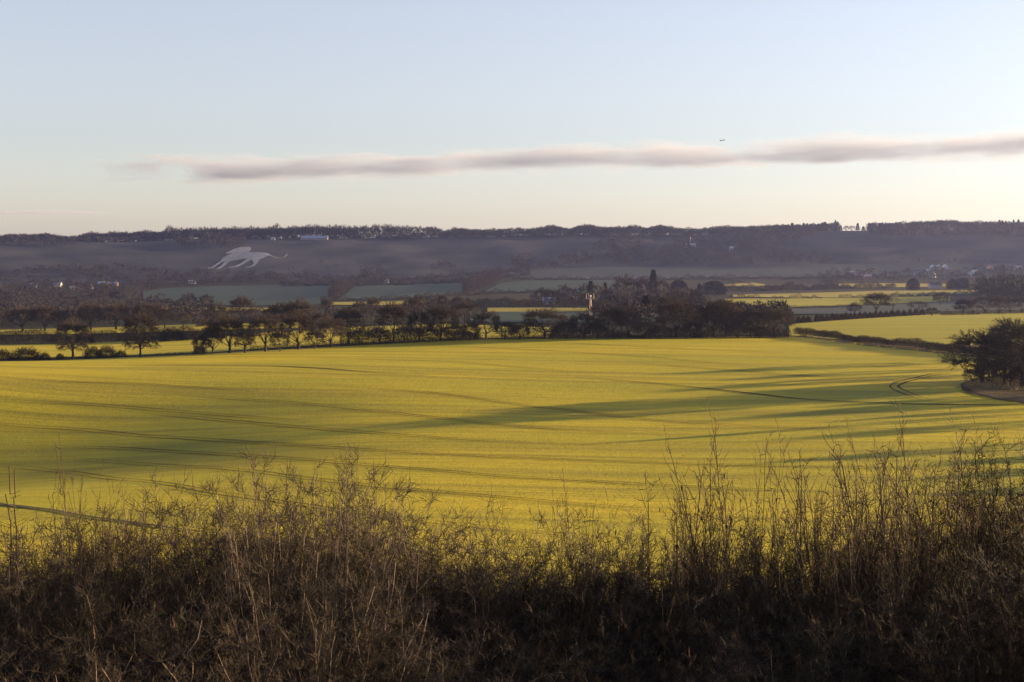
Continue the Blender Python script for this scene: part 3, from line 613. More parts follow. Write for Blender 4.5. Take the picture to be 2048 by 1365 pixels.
hedge([(934, 586), (960, 575), (990, 562), (1000, 556)], 14, 14, 'hedge', 'broad diagonal belt of scrub between two pastures', 12, size=2, ymin=900, lump=.5, mat='wood')
hedge([(666, 598), (680, 588), (700, 574)], 10, 12, 'hedge', 'scrubby belt between the two left pastures', 12, size=2, ymin=900, lump=.8, mat='wood')
hedge([(640, 603), (700, 601), (800, 600), (900, 593), (1060, 587), (1100, 586)], 4, 5, 'hedge', 'far hedge below the middle pastures', 14, size=1.6, ymin=900, lump=.8, mat='wood')
hedge([(1420, 556), (1460, 562), (1500, 569)], 2.5, 3, 'hedge', 'thin hedge slanting down right of the round evergreen', 14, size=1.2, ymin=900)
hedge([(1880, 632), (1960, 630), (2060, 628)], 1.6, 2, 'hedge', 'low dark hedge under the grove on the right', 60, size=.6, ymin=500)

# brushwood and dark bushes at the left field edge
def bush_mesh(seed, n=3200, dome=True):
    rg = np.random.default_rng(seed); v = rg.normal(size=(n, 3)); v /= np.linalg.norm(v, axis=1, keepdims=True); v[:, 2] = np.abs(v[:, 2])
    rho = rg.uniform(.2, 1, n) ** .4 * (1 + .12 * np.sin(5 * np.arctan2(v[:, 1], v[:, 0]) + seed) + .08 * np.sin(9 * v[:, 0] + seed))
    P = v * rho[:, None] * np.array([.5, .5, .93])
    D = v + rg.normal(size=(n, 3)) * .6 + np.array([0, 0, .5])
    V, Fc = tris(P, D, .13 * rg.uniform(.5, 1.4, n), .016, rg)
    return mesh_np('bush', V, Fc, M['hedge'], tint=rg.uniform(0, 1, n))
BU = [bush_mesh(q) for q in range(4)]
def bush(px, top, base, w, label, group=None, k=0, ymin=60, name='bush', mat=None):
    x, y = hit(px, base, ymin); z = H(x, y); ww = w / F * y
    o = link(name, BU[k % 4]); o.location = (x, y, z - .05); o.scale = (ww, ww * .8, max(.5, pz(top, y) - z)); o.rotation_euler[2] = px; tag(o, label, 'bush', group); return o
for q, (px, top, base, w, d) in enumerate([(52, 694, 721, 78, 'large dark rounded bush on the far left field edge'), (6, 698, 721, 40, 'smaller dark bush cut by the left picture edge'), (90, 704, 720, 26, 'low dark end of the bush left of the first lone tree'), (185, 692, 717, 40, 'open brushwood between the two lone trees, left part'), (215, 690, 716, 46, 'open brushwood between the two lone trees, taller part'), (242, 700, 715, 24, 'tail of the brushwood beside the second lone tree'),
     (120, 706, 719, 16, 'tiny sapling bush left of the first lone tree'), (170, 664, 688, 40, 'bush in the hedge behind the first lone tree'), (345, 655, 683, 60, 'bushes by the thick hedge right of the second lone tree'), (400, 688, 709, 30, 'dark bush at the left foot of the dense group')]):
    bush(px, top, base, w, d, None, q)
Gh = 'row of separate hedge shrubs along the top of the green field'
for q, px in enumerate([1597, 1607, 1617, 1634, 1643, 1654, 1665, 1673, 1683, 1692, 1701, 1710, 1720, 1730, 1740, 1751, 1761, 1772, 1784, 1796, 1808, 1820, 1832, 1844]):
    b_ = np.interp(px, [1597, 1700, 1800, 1860], [646, 640, 634, 630])
    bush(px, b_ - 16 + (q % 3), b_, 13, 'one of the upright dark shrubs of the gappy hedge line above the green field', Gh, q, ymin=560, name='hedge_shrub')

# pale dry grass at the foot of the long hedge
rg = np.random.default_rng(3)
Wp = np.array([hit(px, py, 60) for px, py in [(1600, 673), (1720, 690), (1820, 700), (1930, 712), (2048, 725)]]); n = 9000; s = rg.uniform(0, 1, n) * 3.999; i0 = s.astype(int); f_ = (s - i0)[:, None]
P = Wp[i0] * (1 - f_) + Wp[i0 + 1] * f_; clump = (np.sin(s * 41) + np.sin(s * 17 + 1)) > -.3
P = P[clump] + rg.normal(size=(clump.sum(), 2)) * np.array([.5, .9]) + np.array([0, -2.0])
P3 = np.column_stack([P, hgt(P[:, 0], P[:, 1])]); V, Fc = tris(P3, rg.normal(size=P3.shape) * .3 + np.array([0, 0, 1]), .8 * rg.uniform(.4, 1.3, len(P3)), .16, rg)
tag(link('dry_grass', mesh_np('dry_grass', V, Fc, M['drygrass'], tint=rg.uniform(0, 1, len(Fc)))), 'pale dry grass at the foot of the long hedge', kind='stuff')

n = 14000; P = np.array([hit(rg.uniform(1925, 2300), 0, 60) for _ in range(0)] or [[0, 0]])
P = np.column_stack([rg.uniform(92, 135, n), rg.uniform(292, 338, n)]); e0 = np.array(hit(1921, 772, 60)); P = P[(P[:, 0] > e0[0] + 1.5 + .10 * (P[:, 1] - e0[1]) ** 2 * .35)]
P3 = np.column_stack([P, hgt(P[:, 0], P[:, 1]) + .1]); V, Fc = tris(P3, rg.normal(size=P3.shape) * .5 + np.array([0, 0, 1]), .85 * rg.uniform(.3, 1.6, len(P3)), .13, rg)
tag(link('dry_grass', mesh_np('dry_grass', V, Fc, M['drygrass'], tint=rg.uniform(0, 1, len(Fc)))), 'rough grass tufts under the clump of trees', kind='stuff')

# ------------------------------------------------------------------ far woods (masses nobody could count)
def low_tree(seed, n=130, con=False):
    rg = np.random.default_rng(seed)
    if con:
        V, Fc, _ = gen_conifer(seed, .25, n)
        return V, Fc
    v = rg.normal(size=(n, 3)); v /= np.linalg.norm(v, axis=1, keepdims=True); v[:, 2] = np.where(v[:, 2] < -.4, -v[:, 2], v[:, 2])
    P = v * (rg.uniform(.3, 1, n) ** .4)[:, None] * np.array([.44, .44, .47]) + np.array([0, 0, .5])
    D = v + rg.normal(size=(n, 3)) * .5 + np.array([0, 0, .3])
    V, Fc = tris(P, D, .16 * rg.uniform(.5, 1.4, n), .055, rg)
    tv = np.array([[-.02, 0, 0], [.02, 0, 0], [0, 0, .5], [0, -.02, 0], [0, .02, 0], [0, 0, .5]]); 
    return np.vstack([V, tv]), np.vstack([Fc, [[len(V), len(V) + 1, len(V) + 2], [len(V) + 3, len(V) + 4, len(V) + 5]]])
LT = [low_tree(q) for q in range(6)]; LC = [low_tree(q, 110, True) for q in range(3)]
def inside(px, py, poly):
    c = False; n = len(poly)
    for i in range(n):
        x1, y1 = poly[i]; x2, y2 = poly[(i + 1) % n]
        if (y1 > py) != (y2 > py) and px < (x2 - x1) * (py - y1) / (y2 - y1) + x1: c = not c
    return c
def join_trees(items, name, label, mat, kind='stuff'):
    VV = []; FF = []; TT_ = []; b = 0; rg = np.random.default_rng(len(items))
    for (x, y, z, s, h, src) in items:
        V, Fc = src; a = rg.uniform(0, 6.28); ca, sa = math.cos(a), math.sin(a)
        W_ = np.column_stack([(V[:, 0] * ca - V[:, 1] * sa) * s + x, (V[:, 0] * sa + V[:, 1] * ca) * s + y, V[:, 2] * h + z])
        VV.append(W_); FF.append(Fc + b); b += len(V); TT_.append(np.clip(rg.uniform(.1, .9) + rg.normal(size=len(Fc)) * .1, 0, 1))
    o = link(name, mesh_np(name, np.vstack(VV), np.vstack(FF), M[mat], tint=np.concatenate(TT_))); tag(o, label, kind=kind); return o
def wood(poly, n, hm, label, mat='wood', con=0, name='hillside_wood', ymin=900):
    rg = np.random.default_rng(int(poly[0][0] * 3 + poly[0][1]) + n); xs = [p[0] for p in poly]; ys = [p[1] for p in poly]; it = []
    while len(it) < n:
        px = rg.uniform(min(xs), max(xs)); py = rg.uniform(min(ys), max(ys))
        if not inside(px, py, poly): continue
        x, y = hit(px, py, ymin); h = hm * rg.uniform(.6, 1.25)
        src = LC[rg.integers(3)] if rg.uniform() < con else LT[rg.integers(6)]
        it.append((x, y, H(x, y) - .3, h * rg.uniform(.9, 1.3), h, src))
    return join_trees(it, name, label, mat)
wood([(-60, 556), (90, 540), (200, 536), (300, 545), (300, 565), (280, 590), (230, 602), (100, 600), (-60, 602)], 330, 11, 'dark wood with houses at the foot of the hill on the left')
wood([(300, 545), (420, 548), (560, 552), (580, 562), (560, 570), (420, 573), (330, 577), (290, 592)], 230, 10, 'belt of wood below the chalk lion')
wood([(560, 548), (600, 545), (640, 560), (780, 560), (790, 571), (560, 573)], 70, 10, 'scrub belt right of the chalk lion foot')
wood([(715, 548), (745, 540), (770, 545), (778, 566), (720, 568)], 26, 13, 'dense dark clump at the foot of the hill')
wood([(860, 540), (900, 530), (910, 548), (870, 552)], 10, 13, 'small clump on the lower slope')
wood([(1020, 520), (1060, 512), (1070, 535), (1180, 500), (1200, 480), (1260, 476), (1400, 482), (1500, 484), (1560, 500), (1620, 515), (1700, 530), (1540, 536), (1350, 534), (1200, 530), (1100, 542), (1020, 545)], 520, 12, 'wide wood covering the middle of the far hillside')
wood([(350, 466), (560, 458), (580, 474), (500, 482), (480, 496), (370, 498), (340, 480)], 190, 14, 'wood on the hill crest above the chalk lion')
wood([(1500, 466), (1620, 462), (1640, 472), (1600, 486), (1540, 490), (1480, 484)], 100, 14, 'wood on the crest left of the pale hill field')
wood([(1730, 468), (1780, 461), (1800, 470), (2100, 472), (2100, 478), (1740, 474)], 160, 12, 'wood along the crest on the right')
wood([(1780, 521), (1860, 523), (1990, 522), (1990, 530), (1780, 530)], 40, 6, 'thin scrub line on the lower right slope')
wood([(1640, 548), (1700, 546), (1800, 548), (1860, 545), (1990, 540), (2060, 536), (2060, 556), (1960, 568), (1900, 567), (1700, 566), (1640, 572)], 190, 10, 'trees among the village houses')
wood([(0, 596), (150, 600), (290, 604), (420, 611), (420, 624), (250, 622), (100, 618), (-40, 618)], 110, 11, 'pale brown wood behind the left trees', ymin=900)
wood([(-60, 622), (120, 622), (290, 627), (420, 632), (420, 648), (200, 652), (-60, 656)], 260, 9, 'brown thickets behind the left rows of trees', ymin=700)
wood([(300, 632), (640, 625), (900, 622), (900, 640), (640, 648), (420, 652), (300, 652)], 150, 6, 'thickets between the middle tree rows', ymin=700)
wood([(1060, 600), (1180, 596), (1400, 590), (1430, 600), (1420, 628), (1240, 632), (1060, 612)], 120, 10, 'undergrowth of the copse in the middle of the valley', ymin=700)
wood([(1180, 640), (1560, 632), (1580, 650), (1570, 662), (1200, 664)], 100, 8.5, 'brown wood behind the right half of the tree row', ymin=560)
wood([(1960, 590), (2000, 584), (2300, 580), (2300, 604), (2000, 606), (1958, 604)], 460, 19, 'dense dark evergreen wood at the right edge', mat='ever', name='evergreen_wood', con=.35, ymin=800)
for q, (px, py, h, d) in enumerate([(642, 530, 9, 'dark thorn clump alone on the slope right of the chalk lion'), (672, 534, 7, 'low thorn bush right of the chalk lion'), (655, 539, 6, 'small thorn left of the pair below'), (692, 549, 10, 'dark tree low on the slope'), (918, 498, 5, 'faint bush high on the middle slope'), (912, 504, 4, 'smaller faint bush under the high one'),
     (1072, 520, 7, 'slim dark tree on the middle slope'), (1688, 472, 6, 'lone round bush on the crest of the pale hill'), (1918, 508, 9, 'lone bare tree on the right hand slope'), (288, 520, 5, 'tiny thorn beside the worn path on the left slope'), (290, 482, 5, 'small thorn on the left crest')]):
    x, y = hit(px, py, 2000); o = empty('bare_tree', (x, y, H(x, y) - .2), q, (h * 1.1, h * 1.1, h)); tag(o, d, 'tree', 'single trees on the far hillside')
    link('trunk', TREE['far%d' % (q % 3)][0], o); link('crown', TREE['far%d' % (q % 3)][1], o)

# ridge tree line: the trees one can tell apart against the sky
prof = np.array([(-60, 470), (0, 468), (30, 464), (60, 466), (95, 463), (120, 469), (150, 470), (165, 466), (185, 461), (205, 464), (225, 461), (245, 459), (262, 462), (290, 458), (320, 460), (333, 458), (340, 447), (350, 449), (358, 454), (380, 451), (440, 452),
  (500, 449), (540, 452), (555, 444), (562, 454), (580, 449), (620, 447), (680, 446), (700, 449), (760, 446), (780, 445), (815, 449), (840, 451), (870, 450), (884, 460), (915, 452), (940, 456), (1000, 455), (1030, 453), (1060, 455), (1100, 447), (1140, 454),
  (1175, 445), (1200, 451), (1250, 450), (1262, 446), (1290, 453), (1322, 446), (1345, 452), (1400, 455), (1440, 449), (1480, 450), (1520, 448), (1560, 446), (1600, 446), (1650, 443), (1672, 441), (1682, 450), (1693, 451), (1708, 447), (1718, 446), (1728, 452),
  (1738, 442), (1760, 443), (1800, 441), (1860, 439), (1900, 436), (1930, 441), (1962, 439), (2000, 441), (2048, 441), (2110, 442)], float)
secs = [(-100, 330, 'bare tree of the skyline on the left ridge'), (330, 880, 'bare tree of the skyline above and right of the chalk lion'), (880, 1440, 'bare tree of the middle skyline'), (1440, 2200, 'tree of the skyline on the right ridge')]
rgp = np.random.default_rng(11)
px = -50.; items = []; k = 0
while px < 2100:
    top = float(np.interp(px, prof[:, 0], prof[:, 1])) + rgp.uniform(-1, 1.5)
    con = (1560 < px < 1735) or (1735 < px < 1800) or (1960 < px < 2100)
    if con: top += rgp.uniform(-1, 3.5)
    y = 2960 + rgp.uniform(-25, 25); x = pxx(px, y); z = H(x, y); h = max(5, pz(top, y) - z)
    wpx = rgp.uniform(15, 24) if not con else rgp.uniform(9, 19)
    if 1676 < px < 1735: wpx = 12
    lab = [s for s in secs if s[0] <= px < s[1]][0][2]
    w = wpx / F * y
    key = ('con%d' if con and k % 5 < 3 else 'far%d') % (k % 3)
    o = empty('evergreen_tree' if con else 'bare_tree', (x, y, z - .3), k * 1.3, (w / (.52 if key[0] == 'c' else .75),) * 2 + (h,)); tag(o, ('dark conifer of the skyline on the right ridge' if con else lab), 'tree', 'conifers on the skyline of the right ridge' if con else lab.replace('bare tree', 'trees').replace('tree of', 'trees of'))
    link('trunk', TREE[key][0], o); link('crown', TREE[key][1], o)
    px += wpx * (.62 if not con else .45) + (6 if 1676 < px < 1730 else 0); k += 1
for q in range(1300):
    px = rgp.uniform(-60, 2110)
    if 1672 < px < 1736: continue
    top = float(np.interp(px, prof[:, 0], prof[:, 1])) + rgp.uniform(2.5, 9)
    if 740 < px < 860 and q % 3: continue
    y = rgp.uniform(2925, 3050); x = pxx(px, y); z = H(x, y); h = min(22, max(5, pz(top, y) - z))
    items.append((x, y, z - .5, h * rgp.uniform(.9, 1.2), h, LT[q % 6]))
for q in range(1500):
    px = rgp.uniform(-60, 2110)
    if 1676 < px < 1732: continue
    y = rgp.uniform(2940, 3010); x = pxx(px, y); h = rgp.uniform(5, 9); items.append((x, y, H(x, y) - 2.6, h * 1.6, h, LT[q % 6]))
join_trees(items, 'ridge_wood', 'winter wood filling the crest of the far ridge', 'wood')
wood([(-60, 472), (150, 474), (340, 462), (350, 478), (250, 486), (100, 492), (-60, 497)], 330, 10, 'dark wooded crest line on the left')
wood([(560, 466), (600, 474), (600, 480), (545, 482)], 30, 12, 'trees left of the long hall on the ridge')
wood([(655, 462), (900, 460), (1130, 462), (1480, 463), (1480, 474), (1130, 476), (900, 478), (760, 480), (660, 472)], 420, 9, 'wood strip along the middle of the far crest')
wood([(1560, 458), (1670, 458), (1670, 466), (1560, 470)], 90, 10, 'conifer plantation edge on the right crest', con=.8)
wood([(1738, 458), (2100, 458), (2100, 472), (1738, 468)], 260, 11, 'dense plantation along the right crest', con=.5)

# ------------------------------------------------------------------ buildings
MB = {}
def wallm(c):
    if c not in MB: MB[c] = simple('painted_wall_%d' % len(MB), c, .85, tuple(v * .85 for v in c), .8)
    return MB[c]
def box(bm, x0, x1, y0, y1, z0, z1):
    v = [bm.verts.new(p) for p in ((x0, y0, z0), (x1, y0, z0), (x1, y1, z0), (x0, y1, z0), (x0, y0, z1), (x1, y0, z1), (x1, y1, z1), (x0, y1, z1))]
    for f in ((3, 2, 1, 0), (4, 5, 6, 7), (0, 1, 5, 4), (1, 2, 6, 5), (2, 3, 7, 6), (3, 0, 4, 7)): bm.faces.new([v[i] for i in f])
def bmobj(name, bm, mat, parent, loc=None):
    me = bpy.data.meshes.new(name); bm.to_mesh(me); bm.free(); me.materials.append(mat); return link(name, me, parent, loc)
GLASS = simple('dark_window_glass', (.03, .035, .045), .1, spec=.8); TIMBER = simple('dark_timber', (.03, .02, .015), .8)
def house(px, base, w, d, h, rh, rz, wc, rc, label, group=None, ymin=900, name='house', nwin=3, chim=True, timber=False, y=None):
    x, y_ = hit(px, base, ymin) if y is None else (pxx(px, y), y)
    o = empty(name, (x, y_, H(x, y_) - .3), R(rz)); tag(o, label, 'house' if name == 'house' else name.split('_')[-1], group)
    bm = bmesh.new(); box(bm, -w / 2, w / 2, -d / 2, d / 2, 0, h)
    for s in (-1, 1):       # gable walls
        a = [bm.verts.new((s * (w / 2), -d / 2, h)), bm.verts.new((s * (w / 2), d / 2, h)), bm.verts.new((s * (w / 2), 0, h + rh))]
        bm.faces.new(a if s > 0 else a[::-1])
    bmobj('wall', bm, wallm(wc), o)
    bm = bmesh.new(); ov = .35
    for s in (-1, 1):
        n = [(-w / 2 - ov, s * (d / 2 + ov), h - ov * rh / (d / 2)), (w / 2 + ov, s * (d / 2 + ov), h - ov * rh / (d / 2)), (w / 2 + ov, 0, h + rh), (-w / 2 - ov, 0, h + rh)]
        lo = [bm.verts.new(p) for p in n]; hi = [bm.verts.new((p[0], p[1], p[2] + .22)) for p in n]
        bm.faces.new(hi if s < 0 else hi[::-1]); bm.faces.new(lo[::-1] if s < 0 else lo)
        for a in range(4): bm.faces.new([lo[a], lo[(a + 1) % 4], hi[(a + 1) % 4], hi[a]])
    bmesh.ops.recalc_face_normals(bm, faces=bm.faces[:])
    rf = bmobj('roof', bm, wallm(rc), o)
    if chim:
        bm = bmesh.new(); box(bm, w * .28, w * .28 + 1.0, -.5, .5, h + rh * .6, h + rh + 1.2); bmobj('chimney', bm, wallm((.25, .12, .08)), rf)
    for q in range(nwin):
        xx = (-.5 + (q + .5) / nwin) * w
        bm = bmesh.new(); box(bm, xx - .55, xx + .55, -d / 2 - .06, -d / 2 + .02, h * .45, h * .45 + 1.2); wd = bmobj('window', bm, wallm((.75, .75, .72)), o)
        bm = bmesh.new(); box(bm, xx - .43, xx + .43, -d / 2 - .10, -d / 2 - .05, h * .45 + .12, h * .45 + 1.08); bmobj('pane', bm, GLASS, wd)
    if timber:
        bm = bmesh.new()
        for q in range(9): xx = (-.5 + q / 8) * w; box(bm, xx - .1, xx + .1, -d / 2 - .12, -d / 2 - .03, 0, h)
        box(bm, -w / 2, w / 2, -d / 2 - .15, -d / 2 - .03, h * .38, h * .42); bmobj('timber_frame', bm, TIMBER, o)
    return o
white = (.46, .46, .46); brick = (.3, .17, .12); slate = (.16, .17, .2); tile = (.2, .11, .08); pale = (.75, .78, .85); cream = (.6, .55, .45)
house(1870, 577, 16, 8, 4.6, 4, 8, (.5, .46, .40), (.09, .08, .08), 'half timbered house with dark roof between the evergreens', timber=True, nwin=4, ymin=800)
VH = 'houses of the village below the right hand hill'
for a in [(1703, 552, 12, 8, 4.5, 3.0, 10, brick, (.55, .55, .56), 'house with a bright white roof at the left end of the village'), (1716, 556, 16, 8, 4, 3, -15, brick, (.30, .25, .33), 'long purplish roofed house right of the white roofed one'), (1735, 558, 14, 8, 4, 3, 12, brick, (.27, .22, .28), 'low dark roofed house second along the village'),  # white roof colour stands for sky reflected in it
          (1885, 553, 0, 0, 0, 0, 0, 0, 0, None), (1893, 543, 8, 7, 4, 3, 0, brick, (.3, .28, .34), 'house with bluish roof on the upper village lane'), (1840, 552, 18, 7, 4, 2.4, 0, (.5, .5, .5), (.45, .55, .72), 'long house with pale blue roof in the middle of the village'),  # pale blue of the long roof is reflected sky put into colour
          (1865, 540, 8, 8, 5, 3.4, 90, white, (.7, .75, .8), 'first of three small white houses on the upper slope'), (1877, 540, 8, 8, 5, 3.4, 90, white, (.7, .75, .8), 'middle one of three small white houses on the upper slope'), (1890, 539, 8, 8, 5, 3.4, 90, white, (.7, .75, .8), 'last of three small white houses on the upper slope'),
          (1866, 556, 8, 8, 5, 4, 60, white, slate, 'white gabled house below the three small white houses'), (1938, 556, 9, 8, 5, 6, 80, white, slate, 'white house with tall pointed gable at the right of village'), (1948, 549, 10, 7, 4, 3, 0, cream, (.5, .5, .52), 'pale roofed house behind the pointed gable'),
          (1980, 540, 9, 7, 4, 3, 20, cream, tile, 'house on the slope above the dark wood'), (2036, 540, 14, 8, 4, 3, 0, cream, (.4, .38, .4), 'low house at the right end of village'), (1780, 556, 12, 7, 4, 3, -10, brick, (.24, .2, .22), 'brown house left of the pale blue roof'), (1855, 546, 7, 6, 4, 3, 0, white, (.5, .55, .7), 'little white house left of the upper three')]:
    if a[9]: house(*a[:10], VH, ymin=1000, nwin=3)
LH = 'houses in the wood on the left'
for a in [(66, 575, 10, 7, 4, 3, 5, (.24, .24, .26), (.45, .5, .6), 'leftmost house of the dark wood, pale blue roof'), (116, 574, 11, 7, 4, 3, -10, cream, (.4, .42, .55), 'house with bluish roof second in the dark wood'), (145, 582, 7, 6, 4, 3, 20, (.24, .24, .26), slate, 'small white house low in the dark wood'), (180, 580, 8, 6, 4, 3, 70, (.24, .24, .26), slate, 'white gable low in the dark wood'), (203, 572, 10, 7, 4, 3, 0, (.24, .24, .26), (.36, .38, .44), 'brightest white house of the dark wood'),
          (225, 572, 16, 7, 3.5, 3, 0, brick, (.38, .38, .52), 'long mauve roofed house in the dark wood'), (384, 568, 12, 6, 3.5, 2.5, 0, cream, (.42, .45, .6), 'lone blue roofed house at the foot of the lion hill')]:
    house(*a[:10], LH, ymin=1000, nwin=2)
house(630, 473, 54, 14, 4.0, 4.0, 1, (.30, .28, .25), (.28, .32, .46), 'long building with blue grey roof on the ridge above the chalk lion', name='long_hall', chim=False, nwin=10, y=2885)
house(1385, 494, 11, 7, 4, 3, 0, white, (.5, .5, .6), 'pale house below the thin mast on the hill', ymin=2000, nwin=3)
house(1372, 495, 8, 7, 5, 3, 90, white, (.4, .4, .5), 'small white gable beside the hill mast', ymin=2000, nwin=2)
house(1463, 501, 9, 6, 4, 3, 0, white, (.75, .78, .9), 'white cottage in the hillside wood', ymin=2000, nwin=2)
house(1410, 470, 14, 6, 3.5, 2, 0, white, (.6, .65, .9), 'small bluish building on the ridge top', chim=False, ymin=2000, nwin=3)
house(771, 567, 9, 6, 3.5, 2.5, 0, white, (.6, .65, .8), 'tiny white building in the far hedge', chim=False, ymin=900, nwin=2)
house(547, 477, 9, 6, 3.5, 2.2, 0, white, (.6, .6, .7), 'small white hut on the crest left of the long hall', chim=False, y=2880, nwin=2)
house(1263, 606, 11, 7, 5, 3.5, 10, (.6, .58, .62), (.36, .34, .42), 'grey house half hidden in the copse', ymin=800, nwin=3)
house(1098, 610, 12, 8, 4, 3, 0, cream, (.4, .45, .62), 'blue roofed farm building left of the mast', ymin=900, nwin=3)

# lattice mast
steel = simple('galvanised_steel', (.62, .5, .4), .5, (.5, .42, .36), 3, metal=.2)
x, y = hit(1181, 632, 700); z0 = H(x, y); top = pz(594, y) - z0
mast = empty('lattice_mast', (x, y, z0)); tag(mast, 'slim steel lattice mast with whip antennas rising behind the tree row', 'mast')
sg = []; q4 = [(-1, -1), (1, -1), (1, 1), (-1, 1)]; nlv = 9
for l in range(nlv):
    za, zb = top * l / nlv, top * (l + 1) / nlv; wa = .75 * (1 - .55 * l / nlv); wb = .75 * (1 - .55 * (l + 1) / nlv)
    for c in range(4):
        a, b = q4[c], q4[(c + 1) % 4]
        sg.append([a[0] * wa, a[1] * wa, za, a[0] * wb, a[1] * wb, zb, .11, .11]); sg.append([a[0] * wa, a[1] * wa, za, b[0] * wb, b[1] * wb, zb, .07, .07]); sg.append([a[0] * wa, a[1] * wa, za, b[0] * wa, b[1] * wa, za, .06, .06])
link('lattice', mesh_np('lattice', *tubes(sg, 4), steel), mast)
link('mast_head', mesh_np('mast_head', *tubes([[0, 0, top - .4, 0, 0, top + 1.0, .42, .42]], 8), simple('white_fibreglass', (.8, .75, .68), .5)), mast)
link('crossbar', mesh_np('crossbar', *tubes([[-2.6, 0, top - 1.3, 2.3, 0, top - 1.3, .07, .07], [-1.4, 0, top - 1.3, -1.4, .8, top - 1.3, .06, .06]], 4), steel), mast)
for xx in (-2.6, -1.4, 2.0): link('antenna', mesh_np('antenna', *tubes([[xx, 0, top - 1.5, xx, 0, top + 2.0, .12, .10]], 5), steel), mast)
x, y = hit(1381, 492, 2000); z0 = H(x, y)
pm = empty('pole_mast', (x, y, z0)); tag(pm, 'thin pale pole mast on the wooded hillside', 'mast')
link('pole', mesh_np('pole', *tubes([[0, 0, 0, 0, 0, 17, .45, .3]], 6), steel), pm); link('collar', mesh_np('collar', *tubes([[0, 0, 14, 0, 0, 15, .7, .7]], 6), steel), pm)

# ------------------------------------------------------------------ aircraft and birds
def skin(name, verts, faces, mat, parent=None):
    me = bpy.data.meshes.new(name); me.from_pydata(verts, [], faces); me.materials.append(mat); me.update(); return link(name, me, parent)
pw = simple('aircraft_paint', (.30, .29, .34), .35, spec=.6)
y = 7000.; x = pxx(1443, y); z = pz(281, y); L_ = 30.
pl = empty('aeroplane', (x, y, z), R(12)); pl.rotation_euler = (R(8), R(-14), R(12)); tag(pl, 'tiny airliner climbing in the pale sky above the cloud bank', 'aeroplane')
sg = []; rr_ = [(-.5, .01, .25), (-.42, .03, .1), (-.25, .055, 0), (.3, .06, 0), (.42, .045, 0), (.5, .005, -.02)]
for a, b in zip(rr_[:-1], rr_[1:]): sg.append([a[0] * L_, 0, a[2] * 2, b[0] * L_, 0, b[2] * 2, a[1] * L_, b[1] * L_])
link('fuselage', mesh_np('fuselage', *tubes(sg, 10), pw), pl)
def slab(name, pts, t, parent):
    n = len(pts); vs = [(p[0], p[1], p[2] - t) for p in pts] + [(p[0], p[1], p[2] + t) for p in pts]
    fs = [tuple(range(n - 1, -1, -1)), tuple(range(n, 2 * n))] + [(i, (i + 1) % n, n + (i + 1) % n, n + i) for i in range(n)]
    return skin(name, vs, fs, pw, parent)
for s in (-1, 1):
    slab('wing', [(3, s * 1.2, -.8), (-3, s * 1.2, -.8), (-7, s * 14, 1.2), (-5, s * 14, 1.2)], .2, pl)
    slab('tailplane', [(-11.5, s * .6, .6), (-14, s * .6, .6), (-15.5, s * 5, 1), (-14, s * 5, 1)], .12, pl)
    link('engine', mesh_np('engine', *tubes([[2.6, s * 5, -1.7, -1, s * 5, -1.7, .95, .7]], 8), pw), pl)
bm = bmesh.new(); v = [bm.verts.new(p) for p in ((-10.5, -.1, 1.2), (-14.5, -.1, 1), (-16, -.1, 6.5), (-14.2, -.1, 6.5), (-10.5, .1, 1.2), (-14.5, .1, 1), (-16, .1, 6.5), (-14.2, .1, 6.5))]
for f in ((0, 1, 2, 3), (7, 6, 5, 4), (0, 4, 5, 1), (1, 5, 6, 2), (2, 6, 7, 3), (3, 7, 4, 0)): bm.faces.new([v[i] for i in f])
bmobj('tail_fin', bm, pw, pl)
feather = simple('dark_feathers', (.02, .016, .013), .7); belly = simple('sunlit_buff_feathers', (.22, .15, .05), .7)  # buff belly tone stands for sunlight on the underside
def bird(px, py, y, span, up, label, rz):
    x = pxx(px, y); z = pz(py, y); o = empty('bird', (x, y, z), rz); tag(o, label, 'bird', 'birds in flight over the valley')
    s = span
    bd = link('body', mesh_np('body', *tubes([[-.22 * s, 0, 0, -.1 * s, 0, 0, .015 * s, .055 * s], [-.1 * s, 0, 0, .1 * s, 0, 0, .055 * s, .05 * s], [.1 * s, 0, 0, .2 * s, 0, .01 * s, .05 * s, .02 * s], [.2 * s, 0, .01 * s, .25 * s, 0, 0, .015 * s, .002 * s]], 8), feather), o)
    link('belly', mesh_np('belly', *tubes([[-.1 * s, 0, -.02 * s, .12 * s, 0, -.02 * s, .045 * s, .04 * s]], 8), belly), o)
    for q in (-1, 1):
        vs = [(.07 * s, q * .03 * s, .03 * s), (-.07 * s, q * .03 * s, .03 * s), (-.09 * s, q * .28 * s, up * .6 * s), (-.04 * s, q * .5 * s, up * s), (.05 * s, q * .26 * s, up * .65 * s)]
        n = 5; top_ = [(a, b, c + .008 * s) for a, b, c in vs]
        skin('wing', vs + top_, [(4, 3, 2, 1, 0), (5, 6, 7, 8, 9)] + [(i, (i + 1) % 5, 5 + (i + 1) % 5, 5 + i) for i in range(5)], feather, o)
    skin('tail', [(-.2 * s, -.02 * s, 0), (-.2 * s, .02 * s, 0), (-.33 * s, .06 * s, 0), (-.33 * s, -.06 * s, 0), (-.2 * s, -.02 * s, .01 * s), (-.2 * s, .02 * s, .01 * s), (-.33 * s, .06 * s, .008 * s), (-.33 * s, -.06 * s, .008 * s)], [(3, 2, 1, 0), (4, 5, 6, 7), (0, 1, 5, 4), (1, 2, 6, 5), (2, 3, 7, 6), (3, 0, 4, 7)], feather, o)
bird(245, 532, 150, .62, .22, 'dark bird with underside painted sunlit buff flying before the left hillside', R(205))
bird(3, 490, 180, .45, .1, 'dark bird at the picture edge in front of the left ridge', R(60))
bird(794, 394, 900, .9, .2, 'speck of a bird low in the sky, left one of the pair', R(100))
